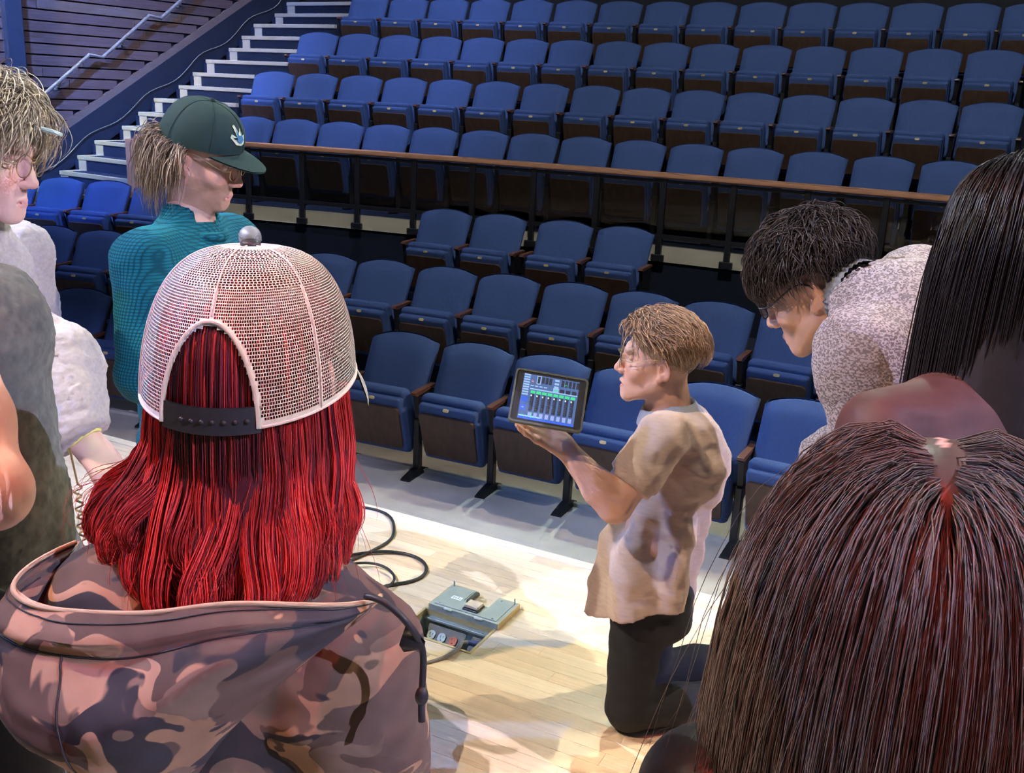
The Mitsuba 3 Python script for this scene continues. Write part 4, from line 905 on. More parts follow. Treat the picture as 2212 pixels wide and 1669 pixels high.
# --- the person in a white fuzzy jumper at the photo's left edge
def white_person():
    P = numbered('person'); R = frame(60, -12, 2); s = 1.0; O = head_at(LMK['nose'], 78, 399, 2.1, R, s)
    f = frame(60)[:, 1]; l = np.array([-f[1], f[0], 0]); skin = (0.70, 0.47, 0.42); nb = O - UP * 0.15 - f * 0.03
    HF = head_field(O, R, s, 0.003, (nb, 0.052), False); hm = HF.mesh(2); hc = head_colors(np.asarray(hm.vertices), O, R, s, skin, lip=(0.62, 0.32, 0.32))
    shm = nb - UP * 0.07; shR, shL = shm - l * 0.18 - UP * 0.02, shm + l * 0.18 - UP * 0.02
    wr = pix(178, 945, 1.93); hd = pix(222, 1000, 1.93) - wr
    elR = pix(120, 780, 2.0)
    A = Field(wr - 0.15, wr + 0.2, 0.0033); A.cone(wr - hd / np.linalg.norm(hd) * 0.1, wr, 0.034, 0.027)
    hand_bones(A, wr, hd, -CR * 0.5 + CF * 0.4 - UP * 0.2, CF * 0.3 + CR * 0.8, 0.95, curl=(38, 45, 30), thumb=(0.3, 0.5, 0.4))
    hip = np.array([nb[0] + 0.02, nb[1] - 0.05, nb[2] - 0.56])
    C = Field(hip - 0.3, np.max([nb, hip + 0.3], 0), 0.014); C.chain([nb, shm - UP * 0.1, hip], [0.055, 0.085, 0.09], 0.03, l, 1.4)
    body_parts(P, [(np.asarray(hm.vertices), hm.faces, hc), part(A.mesh(2), skin), part(C.mesh(1), skin)])
    tag(P, 'person with wavy blond-streaked hair and a white fuzzy jumper', 'person')
    J = Field(np.min([hip, wr, elR, shL], 0) - 0.2, np.max([nb, shL, shR, elR, wr], 0) + 0.14, 0.007)
    J.chain([nb, shm - UP * 0.06, shm - UP * 0.28, hip], [0.062, 0.10, 0.112, 0.118], 0.03, l, 1.42)
    J.cone(shm + UP * 0.01, shR, 0.06, 0.075, 0.03); J.cone(shR, elR, 0.085, 0.082, 0.03); J.cone(elR, wr - hd * 0.2, 0.085, 0.062, 0.03); J.cone(shL, shL - UP * 0.3, 0.08, 0.07)
    J.warp(lambda p: 0.035 * (meshkit.fbm(p * 11, 3, 2) - 0.5))
    J.cut(wr + hd / np.linalg.norm(hd) * 0.006, hd / np.linalg.norm(hd))
    m = wool_mesh(J, 0.004, 160); scene[P + '__jumper'] = mikit.ply(m, 'm_white_wool', True); tag(P + '__jumper', 'white fuzzy wool jumper')
    legs(P, hip - UP * 0.02, f, l, 0.0, (0.03, 0.06, 0.14), label='blue jeans', key='jeans')
    key = pix(165, 1010, 1.86); ring = [key + CR * 0.007 * math.sin(t * 2) - UP * 0.035 - UP * 0.05 * t / 9 + CF * 0.004 * math.cos(t) for t in np.linspace(0, 28, 60)]
    add(P + '__key_chain', cat(tube(ring, 0.0022, 5), tube([key + UP * 0.04 - CR * 0.01, key - UP * 0.035], 0.002, 5)), 'm_gold')
    band = [wr + hd * 0.08 + (math.cos(t) * np.cross(hd, CF) / np.linalg.norm(np.cross(hd, CF)) + math.sin(t) * CF) * 0.034 for t in np.linspace(0, 2 * np.pi, 24)]
    add(P + '__bracelet', tube(band, 0.004, 6), 'm_badge_yellow')
    u = unit_roots(4200, 4, lambda x, y, z: (z > -0.30 + 0.95 * np.clip(y, 0, 1)) & (y < 0.80))
    def flow(p):
        q = p / np.linalg.norm(p, axis=1, keepdims=True); return np.stack([0.9 * q[:, 0] + 0.25, 0.75 - 0.9 * np.clip(q[:, 1], 0, 1), -0.15 - 0.8 * (1 - np.clip(q[:, 2], 0, 1))], 1)
    cl = meshkit.fbm(u * 5, 2, 9)
    ps = scalp_strands(O, R, s, (0.080, 0.102, 0.094), u, flow, np.where(u[:, 2] > 0.25, 0.105, 0.06), np.where(u[:, 2] > 0.25, 0.20 + 0.55 * cl, 0.16), 12, 0.0, 0.38, 2)
    streak = (meshkit.noise(u * 6, 5) > 0.30)[:, None] & (u[:, 2:] > 0.12)
    c = np.where(streak, np.array([0.66, 0.60, 0.46]), np.array([0.16, 0.125, 0.115])) * (0.6 + 0.6 * rng.random((len(u), 1)))
    hair(P, ps, 0.0012, c, skull_cap(O, R, s, (0.083, 0.104, 0.097), lambda x, y: np.where(y > 0, 0.0 + 0.95 * np.clip(y - 0.0, 0, 1), 0.0 + 0.3 * y)), (0.14, 0.11, 0.10), 'wavy hair, blond on top and dark below')
    glasses(P + '__glasses', O, R, s, 'm_gold', 0.0012, 0.026, 0.024); tag(P + '__glasses', 'round wire glasses')
    pc = O + R @ (np.array([0.075, 0.035, 0.085])); add(P + '__pencil', tube([pix(78, 276, 2.06), pix(112, 284, 2.05), pix(133, 291, 2.04)], [0.005, 0.005, 0.004], 8), 'm_badge_pale', 40); tag(P + '__pencil', 'pale blue pencil tucked in the hair')
white_person()

# --- the person in a grey-green fuzzy jumper vest, bare elbow bent, cut off by the photo's left edge
def grey_person():
    P = numbered('person'); f = frame(35)[:, 1]; l = np.array([-f[1], f[0], 0]); skin = (0.66, 0.40, 0.33)
    sh = pix(-35, 640, 1.25); ce = pix(-60, 900, 1.30)
    nb = pix(-300, 500, 1.36); O = nb + UP * 0.16 + f * 0.04; R = frame(35, -12)
    HF = head_field(O, R, 0.97, 0.0045, (nb, 0.055), True); hm = HF.mesh(2)
    el = pix(-22, 1058, 1.05); shA = pix(-130, 740, 1.13); wr = pix(-230, 1120, 1.15)
    A = Field(np.min([el, shA, wr], 0) - 0.1, np.max([el, shA, wr], 0) + 0.1, 0.005)
    A.chain([shA, shA + (el - shA) * 0.55, el], [0.05, 0.045, 0.036], 0.02); A.chain([el, el + (wr - el) * 0.35, wr], [0.036, 0.040, 0.026], 0.02); A.ell(el + UP * -0.004 + CR * 0.008, (0.03, 0.03, 0.034))
    hand_bones(A, wr, wr - el, CF, UP, 0.95, curl=(20, 30, 20))
    hip = pix(-35, 1330, 1.42)
    C = Field(np.min([hip, nb, shA], 0) - 0.25, np.max([nb, shA, hip], 0) + 0.2, 0.014); C.chain([nb, nb - UP * 0.12, hip], [0.06, 0.09, 0.09], 0.03, l, 1.4); C.cone(nb - UP * 0.08, shA, 0.06, 0.05)
    body_parts(P, [(np.asarray(hm.vertices), hm.faces, const_col(hm, skin, 0.1)), part(A.mesh(2), skin, 0.06), part(C.mesh(1), skin)])
    tag(P, 'person in a grey-green fuzzy top with a bare bent elbow', 'person')
    J = Field(np.min([hip, shA], 0) - 0.28, np.max([nb, shA, hip], 0) + 0.2, 0.008)
    J.chain([nb - UP * 0.02, pix(-130, 640, 1.34), pix(-45, 710, 1.30), pix(-45, 900, 1.34), pix(-30, 1100, 1.38), pix(-5, 1240, 1.42)], [0.062, 0.075, 0.083, 0.082, 0.10, 0.118], 0.03)
    J.chain([pix(-150, 690, 1.34), pix(-110, 900, 1.36), pix(-60, 1240, 1.42)], [0.08, 0.09, 0.11], 0.03)
    J.warp(lambda p: 0.03 * (meshkit.fbm(p * np.array([14, 14, 4]), 3, 2) - 0.5) + 0.02 * (meshkit.fbm(p * 16, 2, 9) - 0.5) * np.clip((1.28 - p[:, 2]) / 0.15, 0, 1))
    J.D = np.maximum(J.D, (hip[2] + 0.03 - J.ax[2])[None, None, :].astype(np.float32))
    m = wool_mesh(J, 0.003, 150); scene[P + '__jumper'] = mikit.ply(m, 'm_grey_wool', True); tag(P + '__jumper', 'grey-green fuzzy wool top')
    legs(P, hip - UP * 0.02, f, l, 0.0, (0.012, 0.014, 0.02), label='black trousers')
    u = unit_roots(1500, 4, lambda x, y, z: (z > -0.2) & (y < 0.6))
    ps = scalp_strands(O, R, 0.97, (0.08, 0.102, 0.092), u, lambda p: np.stack([p[:, 0], -0.1 + 0 * p[:, 0], 0 * p[:, 0] - 1], 1), 0.06, 0.1, 8)
    hair(P, ps, 0.0016, np.tile((0.05, 0.03, 0.02), (len(u), 1)), skull_cap(O, R, 0.97, (0.08, 0.103, 0.093), lambda x, y: 0.02 + 0.5 * y, 0.007), (0.04, 0.03, 0.02), 'dark short hair')
grey_person()

# --- the man in a speckled jumper leaning in from the right
def leaning_man():
    P = numbered('person'); R = frame(-93, -33, 4); s = 0.97; O = head_at((-.08, -.005, 0), 1752, 640, 1.96, R, s); skin = (0.60, 0.37, 0.25)
    f = frame(-100)[:, 1]; l = np.array([-f[1], f[0], 0])
    nb = pix(1862, 640, 1.94)
    HF = head_field(O, R, s, 0.003, (nb, 0.056), True); hm = HF.mesh(2); hc = head_colors(np.asarray(hm.vertices), O, R, s, skin, brow=(0.03, 0.02, 0.02), blush=0.2)
    shm = pix(1935, 665, 1.93); shL = pix(1868, 775, 1.80); shR = pix(1985, 625, 2.12); hip = shm - f * 0.34 - UP * 0.42
    elL = shL - UP * 0.25 - f * 0.06; 
    C = Field(np.min([hip, shL, nb], 0) - 0.2, np.max([nb, shR, hip], 0) + 0.2, 0.014); C.chain([nb, shm, hip], [0.056, 0.09, 0.09], 0.03, l, 1.3)
    handL = elL - UP * 0.24 - f * 0.06; A = Field(handL - 0.16, handL + 0.16, 0.005); dd = handL - elL; dd /= np.linalg.norm(dd); hand_bones(A, handL - dd * 0.06, dd, -l, f, 0.98); A.cone(handL - dd * 0.14, handL - dd * 0.06, 0.03, 0.026)
    body_parts(P, [(np.asarray(hm.vertices), hm.faces, hc), part(C.mesh(1), skin), part(A.mesh(1), skin)])
    tag(P, 'dark-haired man with glasses leaning forward in a speckled jumper', 'person')
    J = Field(np.min([hip, elL, shL, handL], 0) - 0.2, np.max([nb, shR, shm, hip], 0) + 0.2, 0.0075)
    J.chain([nb + (shm - nb) * 0.15, shm - UP * 0.03, shm - f * 0.16 - UP * 0.20, hip], [0.066, 0.112, 0.122, 0.13], 0.03, l, 1.4)
    for sh in (shL, shR): J.cone(shm, sh, 0.085, 0.085, 0.04)
    J.chain([shL, elL, handL - dd * 0.09], [0.088, 0.068, 0.045], 0.04); J.chain([shR, shR - UP * 0.25, shR - UP * 0.4 + f * 0.15], [0.085, 0.068, 0.045], 0.04)
    J.warp(lambda p: 0.03 * (meshkit.fbm(p * 10, 3, 6) - 0.5))
    G = J.pts((slice(0, J.n[0]), slice(0, J.n[1]), slice(0, J.n[2]))); nd = (O + R @ np.array([0, -0.03, -0.02]) - nb); nd /= np.linalg.norm(nd); t_ = (G - nb.astype(np.float32)) @ nd.astype(np.float32)
    J.D = np.maximum(J.D, np.where(t_ > -0.03, 0.062 - np.linalg.norm(G - nb.astype(np.float32) - t_[..., None] * nd.astype(np.float32), axis=-1), -1)); J.D = np.maximum(J.D, np.where(np.linalg.norm(G - nb.astype(np.float32), axis=-1) < 0.13, t_ - 0.012, -1))
    m = wool_mesh(J, 0.002, 170); scene[P + '__jumper'] = mikit.ply(m, 'm_speckle_wool', True); tag(P + '__jumper', 'speckled grey wool jumper')
    a = np.cross(nd, UP); a /= np.linalg.norm(a); b = np.cross(nd, a); th = np.linspace(0, 2 * np.pi, 73)
    ring = np.array([[nb + nd * h + (a * math.cos(t) + b * math.sin(t)) * (r + 0.0022 * math.cos(t * 36)) for t in th] for h, r in ((-0.012, 0.072), (0.012, 0.071), (0.03, 0.069), (0.034, 0.064), (0.028, 0.060), (-0.01, 0.060))])
    scene[P + '__collar'] = mikit.ply(grid_mesh(ring, flip=True), 'm_rib_wool', True); tag(P + '__collar', 'ribbed grey collar')
    legs(P, hip, f, l)
    u = unit_roots(4300, 8, lambda x, y, z: (z > -0.05 + 0.42 * np.clip(y, 0, 1) - 0.80 * np.clip(-y, 0, 1)) & (y < 0.88) & ~((np.abs(x) > 0.75) & (z < 0.12) & (y > -0.35)))
    def flow(p):
        q = p / np.linalg.norm(p, axis=1, keepdims=True); cr = q - np.array([0.1, -0.45, 0.88]); return np.stack([cr[:, 0], cr[:, 1] + 0.1, cr[:, 2] - 0.2], 1)
    ps = scalp_strands(O, R, s, (0.083, 0.106, 0.098), u, flow, np.where(u[:, 2] > 0.25, 0.075, 0.022), np.where(u[:, 2] > 0.1, 0.14 + 0.22 * meshkit.fbm(u * 6, 2, 3), 0.06), 10, 0.0, 0.5, 3)
    c = np.array([0.026, 0.018, 0.016]) * (0.6 + 0.9 * rng.random((len(u), 1)))
    hair(P, ps, 0.0013, c, skull_cap(O, R, s, (0.085, 0.109, 0.101), lambda x, y: np.where(y > -0.03, 0.045 + 0.42 * np.clip(y - 0.02, 0, 1), 0.045 + 1.25 * (y + 0.03))), (0.02, 0.015, 0.014), 'short thick black hair')
    glasses(P + '__glasses', O, R, s, 'm_black_steel', 0.0016, 0.026, 0.019, 0.6); tag(P + '__glasses', 'dark framed glasses')
leaning_man()

# --- the person with long straight black hair at the right edge
def black_haired():
    P = numbered('person'); R = frame(-28, -12, 0); s = 1.0; O = pix(2195, 580, 1.42); f = frame(-28)[:, 1]; l = np.array([-f[1], f[0], 0]); skin = (0.5, 0.33, 0.25); nb = O - UP * 0.17 - f * 0.05
    HF = head_field(O, R, s, 0.0045, (nb, 0.056), True); hm = HF.mesh(2)
    shm = nb - UP * 0.05; shL = pix(1905, 940, 1.36); shR = shm - l * 0.20 - UP * 0.02; elL = pix(1868, 1190, 1.40); hip = np.array([nb[0], nb[1], nb[2] - 0.56]) - f * 0.02
    C = Field(hip - 0.3, np.max([nb, hip + 0.3], 0), 0.014); C.chain([nb, shm - UP * 0.1, hip], [0.055, 0.085, 0.09], 0.03, l, 1.4)
    wr = elL + f * 0.2 - UP * 0.05; A = Field(wr - 0.15, wr + 0.2, 0.006); hand_bones(A, wr, f, UP, -l, 0.95)
    body_parts(P, [(np.asarray(hm.vertices), hm.faces, const_col(hm, skin, 0.1)), part(C.mesh(1), skin), part(A.mesh(1), skin)])
    tag(P, 'person with long straight black hair and a dark maroon jacket', 'person')
    J = Field(np.min([hip, elL, shR], 0) - 0.22, np.max([nb, shL, shR, wr], 0) + 0.15, 0.008)
    J.chain([nb - UP * 0.03, shm - UP * 0.08, shm - UP * 0.3, hip], [0.07, 0.112, 0.118, 0.125], 0.03, l, 1.42); J.cone(pix(2150, 850, 1.43), shL, 0.062, 0.050, 0.05); J.cone(pix(2150, 870, 1.43), pix(2330, 860, 1.50), 0.072, 0.06, 0.05); J.cone(pix(1990, 985, 1.40), pix(2250, 985, 1.48), 0.075, 0.10, 0.06); J.cone(pix(2010, 1010, 1.40), pix(2080, 1280, 1.46), 0.085, 0.10, 0.06); J.cone(shm, shR, 0.07, 0.072, 0.04)
    J.chain([shL, elL, wr], [0.062, 0.066, 0.052], 0.03); J.chain([shR, shR - UP * 0.28, shR - UP * 0.3 + f * 0.2], [0.08, 0.075, 0.05], 0.03)
    J.warp(lambda p: 0.02 * (meshkit.fbm(p * 9, 3, 6) - 0.5))
    scene[P + '__jacket'] = mikit.ply(J.mesh(2), 'm_maroon_leather', True); tag(P + '__jacket', 'dark maroon jacket')
    legs(P, hip, f, l)
    u = unit_roots(3000, 9, lambda x, y, z: (z > -0.35) & ((y < 0.35) | (z > 0.5)) & (y < 0.8))
    def flow(u): return np.stack([np.sign(u[:, 0] + 1e-3) * (0.15 + 0.6 * np.abs(u[:, 0])), -0.45 - 0.2 * u[:, 1], -0.3 - 0.8 * (1 - u[:, 2])], 1)
    ps = long_strands(O, R, s, (0.086, 0.108, 0.098), u, flow, 0.54 + 0.16 * rng.random(len(u)), 16, 0.05, 0.13, [(nb - UP * 0.20, np.eye(3), np.array([0.12, 0.13, 0.15]))], 0.05, 2, droop=1.4)
    c = np.array([0.009, 0.007, 0.008]) * (0.5 + 1.0 * rng.random((len(u), 1)))
    U = skull_cap(O, R, s, (0.088, 0.11, 0.100), lambda x, y: -0.09 + 0.9 * np.clip(y + 0.02, 0, 1)); back = Field(nb - 0.2, O + 0.12, 0.008); back.cone(O - f * 0.045, nb - f * 0.04 - UP * 0.16, 0.082, 0.10, 0.03, l, 1.15)
    hair(P, ps, 0.0012, c, cat(U, back.mesh(1)), (0.012, 0.010, 0.011), 'long straight black hair')
    hb = [O + R @ np.array([0.094 * math.cos(t), 0.018 + 0.02 * math.sin(t), 0.045 + 0.112 * math.sin(t)]) for t in np.linspace(0.05, math.pi - 0.05, 40)]
    scene[P + '__headband'] = mikit.ply(tube(hb, 0.0085, 8), 'm_black_steel', True); tag(P + '__headband', 'black headband')
black_haired()

# --- the person with long brown parted hair in the lower right corner, seen from above and behind
def brown_haired():
    P = numbered('person'); R = frame(-14, -22, 3); s = 1.02; O = pix(2000, 1290, 0.93); f = frame(-14)[:, 1]; l = np.array([-f[1], f[0], 0]); skin = (0.62, 0.40, 0.33); nb = O - UP * 0.165 - f * 0.04
    HF = head_field(O, R, s, 0.0045, (nb, 0.055), False); hm = HF.mesh(2); shm = nb - UP * 0.06; hip = np.array([nb[0], nb[1], nb[2] - 0.54]); shL, shR = shm + l * 0.17 - UP * 0.02, shm - l * 0.17 - UP * 0.02
    C = Field(hip - 0.3, np.max([nb, hip + 0.3], 0), 0.014); C.chain([nb, shm - UP * 0.1, hip], [0.055, 0.085, 0.09], 0.03, l, 1.4)
    body_parts(P, [(np.asarray(hm.vertices), hm.faces, const_col(hm, skin, 0.08)), part(C.mesh(1), skin)])
    tag(P, 'person with long brown parted hair in the lower right corner, seen from behind and above', 'person')
    J = Field(np.min([hip, shL, shR], 0) - 0.2, np.max([nb, shL, shR], 0) + 0.12, 0.012); J.chain([nb - UP * 0.03, shm - UP * 0.08, hip], [0.06, 0.10, 0.11], 0.03, l, 1.42)
    for sh in (shL, shR): J.cone(shm, sh, 0.06, 0.07); J.chain([sh, sh - UP * 0.27, sh - UP * 0.36 + f * 0.2], [0.072, 0.06, 0.042])
    scene[P + '__jumper'] = mikit.ply(J.mesh(2), 'm_black_steel', True); tag(P + '__jumper', 'black top')
    legs(P, hip, f, l)
    g = np.random.default_rng(21); n = 7600
    u = unit_roots(n, 9, lambda x, y, z: (z > -0.30) & ((y < 0.30) | (z > 0.35)) & (y < 0.86) & ~((np.abs(x) < 0.022) & (y > -0.50)))
    n = len(u)
    def flow(u):
        sg = np.sign(u[:, 0] + 1e-4); back = np.clip(-u[:, 1] - 0.42, 0, 1) * 1.7
        return np.stack([sg * (1.0 - 0.98 * back), -0.38 - 0.5 * back, 0.25 * u[:, 2] - 0.6 * (1 - u[:, 2])], 1)
    clump = meshkit.fbm(u * np.array([6, 6, 6]), 3, 4)
    ps = long_strands(O, R, s, (0.080, 0.103, 0.093), u, flow, 0.44 + 0.14 * g.random(n), 15, 0.085, 0.06 + 0.26 * clump, [(shm - UP * 0.02, np.eye(3), np.array([0.19, 0.16, 0.075]))], 0.07, 2, wave=0.10, droop=1.32)
    tone = (0.45 + 1.0 * meshkit.fbm(u * 9, 2, 7))[:, None] * (0.7 + 0.6 * g.random((n, 1)))
    c = np.array([0.145, 0.112, 0.096]) * tone
    fly = ps[:500].copy(); t_ = np.linspace(0, 1, fly.shape[1])[None, :, None]; fly = fly + (g.normal(0, 0.035, (len(fly), 1, 3)) + UP * 0.012) * t_ ** 1.3
    U = skull_cap(O, R, s, (0.084, 0.107, 0.0965), lambda x, y: -0.09 + 0.9 * np.clip(y + 0.02, 0, 1)); V = np.asarray(U.vertices)
    q = (V - O) @ R / s; m = (np.abs(q[:, 0]) < 0.0035) & (q[:, 2] > 0.06) & (q[:, 1] > -0.06) & (q[:, 1] < 0.07)
    cu = const_col(U, (0.055, 0.034, 0.027), 0.3, 90); cu[m] = (0.45, 0.26, 0.21)
    back = Field(nb - 0.25, O + 0.14, 0.008); back.cone(O - f * 0.035, nb - f * 0.05 - UP * 0.20, 0.088, 0.11, 0.03, l, 1.25); bm = back.mesh(1)
    part_line = [O + R @ (np.array([0.002 * math.sin(k * 1.7), 0.065 - 0.105 * k / 9, 0]) * s) for k in range(10)]
    sc = []
    for k in range(10):
        y = 0.066 - 0.126 * k / 9; z = 0.046 + 0.0955 * math.sqrt(max(0, 1 - ((y + 0.008) / 0.106) ** 2)); sc.append(O + R @ (np.array([0.0025 * math.sin(k * 1.3), y, z - 0.001]) * s))
    scalp = tube(spline(sc, 30), 0.0022, 6)
    mesh, col = joined([strand_mesh(ps, 0.00085, c), strand_mesh(fly, 0.00038, c[:500]), (V, U.faces, cu), (np.asarray(bm.vertices), bm.faces, const_col(bm, (0.04, 0.026, 0.021), 0.3)), (np.asarray(scalp.vertices), scalp.faces, const_col(scalp, (0.42, 0.24, 0.20), 0.1))])
    scene[P + '__hair'] = mikit.ply(mesh, 'm_hair', True, color=col); tag(P + '__hair', 'long brown hair parted in the middle')
brown_haired()
# ------------------------------------------------------------------ the red-haired person in a mesh cap and camouflage jacket, nearest the camera
def camo(p, n, uv):
    x, y, z = p.x, p.y, p.z
    wx, wz = x + 0.05 * noise(x * 24, y * 24, z * 24), z + 0.06 * noise(x * 22 + 7, y * 22, z * 22)
    a = fbm(wx * 19, y * 14, wz * 25, 3); b = fbm(wx * 17 + 31, y * 13 + 5, wz * 23, 3); c = fbm(wx * 20 + 71, y * 14 + 15, wz * 27, 3)
    col = mix((0.085, 0.055, 0.042), (0.33, 0.20, 0.125), smoothstep(0.555, 0.575, a))
    col = mix(col, (0.030, 0.027, 0.030), smoothstep(0.56, 0.58, b)); col = mix(col, (0.15, 0.10, 0.072), smoothstep(0.60, 0.62, c))
    return col * (0.85 + 0.3 * noise(x * 60, y * 60, z * 60))
mat('m_camo', proc(camo), 0.8, 0.2)
mat('m_lining', (0.42, 0.33, 0.22), 0.85, 0.15)
mat('m_mesh_net', (0.68, 0.66, 0.68), 0.6, 0.3)
mat('m_black_plastic', (0.018, 0.018, 0.02), 0.4, 0.4)
mat('m_brim', (0.30, 0.33, 0.34), 0.7, 0.2)
def red_person():
    P = numbered('person'); R = frame(-27, -3, 0); s = 1.0; O = pix(547, 838, 0.97); f = frame(-27)[:, 1]; l = np.array([-f[1], f[0], 0]); skin = (0.62, 0.40, 0.34)
    nb = O - UP * 0.165 - f * 0.04
    HF = head_field(O, R, s, 0.004, (nb, 0.052), False); hm = HF.mesh(2); hc = head_colors(np.asarray(hm.vertices), O, R, s, skin)
    shL, shR = pix(270, 1330, 0.95), pix(752, 1425, 0.96); shm = (shL + shR) / 2; shm = np.array([*(nb[:2]), shm[2] + 0.045])
    hip = np.array([nb[0], nb[1], shm[2] - 0.50]) - f * 0.02
    elL, elR = shL - UP * 0.27 + l * 0.02 + f * 0.05, shR - UP * 0.27 - l * 0.03 + f * 0.03
    C = Field(hip - 0.3, np.max([nb, hip + 0.3], 0), 0.014); C.chain([nb, shm - UP * 0.1, hip], [0.05, 0.08, 0.09], 0.03, l, 1.4)
    parts = [(np.asarray(hm.vertices), hm.faces, hc), part(C.mesh(1), skin)]
    for el, q in ((elL, 1), (elR, -1)):
        wr = el + f * 0.2 - UP * 0.06 - l * q * 0.05; A = Field(wr - 0.14, wr + 0.18, 0.005); A.cone(wr - f * 0.08, wr, 0.03, 0.026); hand_bones(A, wr, f - UP * 0.2, -l * q, UP, 0.93); parts.append(part(A.mesh(1), skin))
    body_parts(P, parts)
    tag(P, 'person with bright red hair, white mesh cap and camouflage jacket, seen from behind', 'person')
    # jacket
    J = Field(np.min([hip, elL, elR], 0) - 0.22, np.max([nb, shL, shR], 0) + 0.28, 0.0065)
    J.chain([nb - UP * 0.01, shm - UP * 0.05, shm - UP * 0.28, hip], [0.066, 0.090, 0.104, 0.115], 0.03, l, 1.4)
    for sh, el, q in ((shL, elL, 1), (shR, elR, -1)):
        J.cone(shm - UP * 0.01, sh, 0.060, 0.064, 0.04); J.cone(sh, el, 0.070, 0.066, 0.03); J.cone(el, el + f * 0.2 - UP * 0.06 - l * q * 0.05, 0.066, 0.05, 0.02)
    J.warp(lambda p: 0.022 * (meshkit.fbm(np.stack([p[:, 0] * 9 + p[:, 2] * 6, p[:, 1] * 9, p[:, 2] * 15 - p[:, 0] * 6], 1), 3, 6) - 0.5))
    scene[P + '__jacket'] = mikit.ply(J.mesh(2), 'm_camo', True); tag(P + '__jacket', 'camouflage jacket with hood down')
    legs(P, hip, f, l)
    # hood, lying open on the back: rim, pouch, lining, seams, cord
    rim = spline([pix(165, 1170, 0.955), pix(75, 1215, 0.92), pix(28, 1268, 0.87), pix(60, 1302, 0.835), pix(190, 1322, 0.80), pix(340, 1322, 0.785), pix(480, 1305, 0.78), pix(640, 1306, 0.795), pix(745, 1306, 0.825), pix(800, 1298, 0.86), pix(822, 1285, 0.90)], 70)
    bot = spline([pix(120, 1400, 0.90), pix(95, 1500, 0.89), pix(105, 1590, 0.87), pix(150, 1660, 0.85), pix(230, 1720, 0.83), pix(320, 1740, 0.82), pix(400, 1700, 0.82), pix(480, 1600, 0.825), pix(590, 1490, 0.84), pix(700, 1400, 0.865), pix(815, 1305, 0.90)], 70)
    nv = 26; U_ = np.linspace(0, 1, 70); pouch = np.zeros((70, nv, 3)); away = -CF
    for j, v in enumerate(np.linspace(0, 1, nv)):
        bul = 0.050 * np.sin(np.pi * min(v * 1.02, 1)) ** 0.8 * np.sin(np.pi * U_) ** 0.6
        pouch[:, j] = rim * (1 - v) + bot * v + away * bul[:, None] - CR * (0.020 * np.sin(np.pi * v) * np.exp(-((U_ - 0.18) / 0.16) ** 2))[:, None]
    nz = meshkit.fbm(np.stack([pouch[..., 0] * 12, pouch[..., 1] * 12, pouch[..., 2] * 18], -1), 3, 3) - 0.5
    crease = np.zeros((70, nv)); vv = np.linspace(0, 1, nv)[None]; crease += 0.006 * np.exp(-((vv - 0.13 - 0.02 * np.sin(U_ * 9)[:, None]) / 0.03) ** 2) - 0.005 * np.exp(-((vv - 0.20) / 0.025) ** 2)
    sag = 0.010 * np.sin((U_[:, None] * 7 + vv * 9)) * np.sin(np.pi * vv)
    pouch = pouch + away * (0.035 * nz + crease + sag)[..., None]
    outer = grid_mesh(pouch); inner = grid_mesh(pouch[:, :14] + CF * 0.006 + CR * 0.0, flip=True)
    k = P + '__hood'; scene[k] = mikit.ply(outer, 'm_camo', True); tag(k, 'camouflage hood lying open')
    scene[k + '__lining'] = mikit.ply(inner, 'm_lining', True)
    scene[k + '__piping'] = mikit.ply(tube(rim, 0.0024, 6), 'm_lining', True)
    scene[k + '__seam'] = mikit.ply(cat(tube(pouch[26, 5:] + away * 0.0006, 0.0010, 5), tube(pouch[3:66, 5] + away * 0.0008, 0.0009, 5), tube(pouch[3:66, 1] + away * 0.0008, 0.0007, 5)), 'm_black_plastic', True)
    drop = spline([pix(790, 1288, 0.84), pix(850, 1315, 0.83), pix(895, 1365, 0.835), pix(912, 1400, 0.845), pix(914, 1450, 0.85), pix(911, 1505, 0.85), pix(911, 1558, 0.85)], 60)
    knot = pix(911, 1503, 0.848)
    scene[P + '__cord'] = mikit.ply(cat(tube(drop, 0.0030, 8), xf(trimesh.creation.icosphere(2, 0.0058), np.diag([1, 1, 1.5]), knot), hull([pix(862, 1392, 0.84), pix(919, 1385, 0.838), pix(915, 1402, 0.838), pix(872, 1408, 0.842), pix(880, 1340, 0.836), pix(870, 1395, 0.85)])), 'm_black_plastic', True); tag(P + '__cord', 'black drawstring')
    # cap: net panels with real holes, rim band, button, strap, brim
    zr = lambda a: 0.012 + 0.022 * math.cos(a)                        # rim height, lower at the back (a = pi)
    def cpt(a, t, k=1.0):
        z0 = zr(a); e = math.cos(t * math.pi / 2) ** 0.62 if t < 1 else 0.0
        flare = 1.0
        return O + R @ (np.array([0.0985 * k * e * flare * math.sin(a), -0.004 + 0.115 * k * e * math.cos(a), z0 + (0.139 * (0.5 + 0.5 * k) - z0) * math.sin(t * math.pi / 2) ** 1.05]) * s)
    def in_arch(a, t):                                                # opening at the back
        x = (a - math.pi) * 0.108; z = t * 0.158
        return (x / 0.047) ** 2 + ((z) / 0.066) ** 2 < 1 and True
    nu, nv = 264, 66
    av = np.linspace(0, 2 * np.pi, nu + 1); tv = np.linspace(0.0, 0.985, nv + 1)
    G = np.array([[cpt(a, t) for t in tv] for a in av]); Cn = O + R @ np.array([0, -0.004, 0.03])
    V, Fc, n = [], [], 0
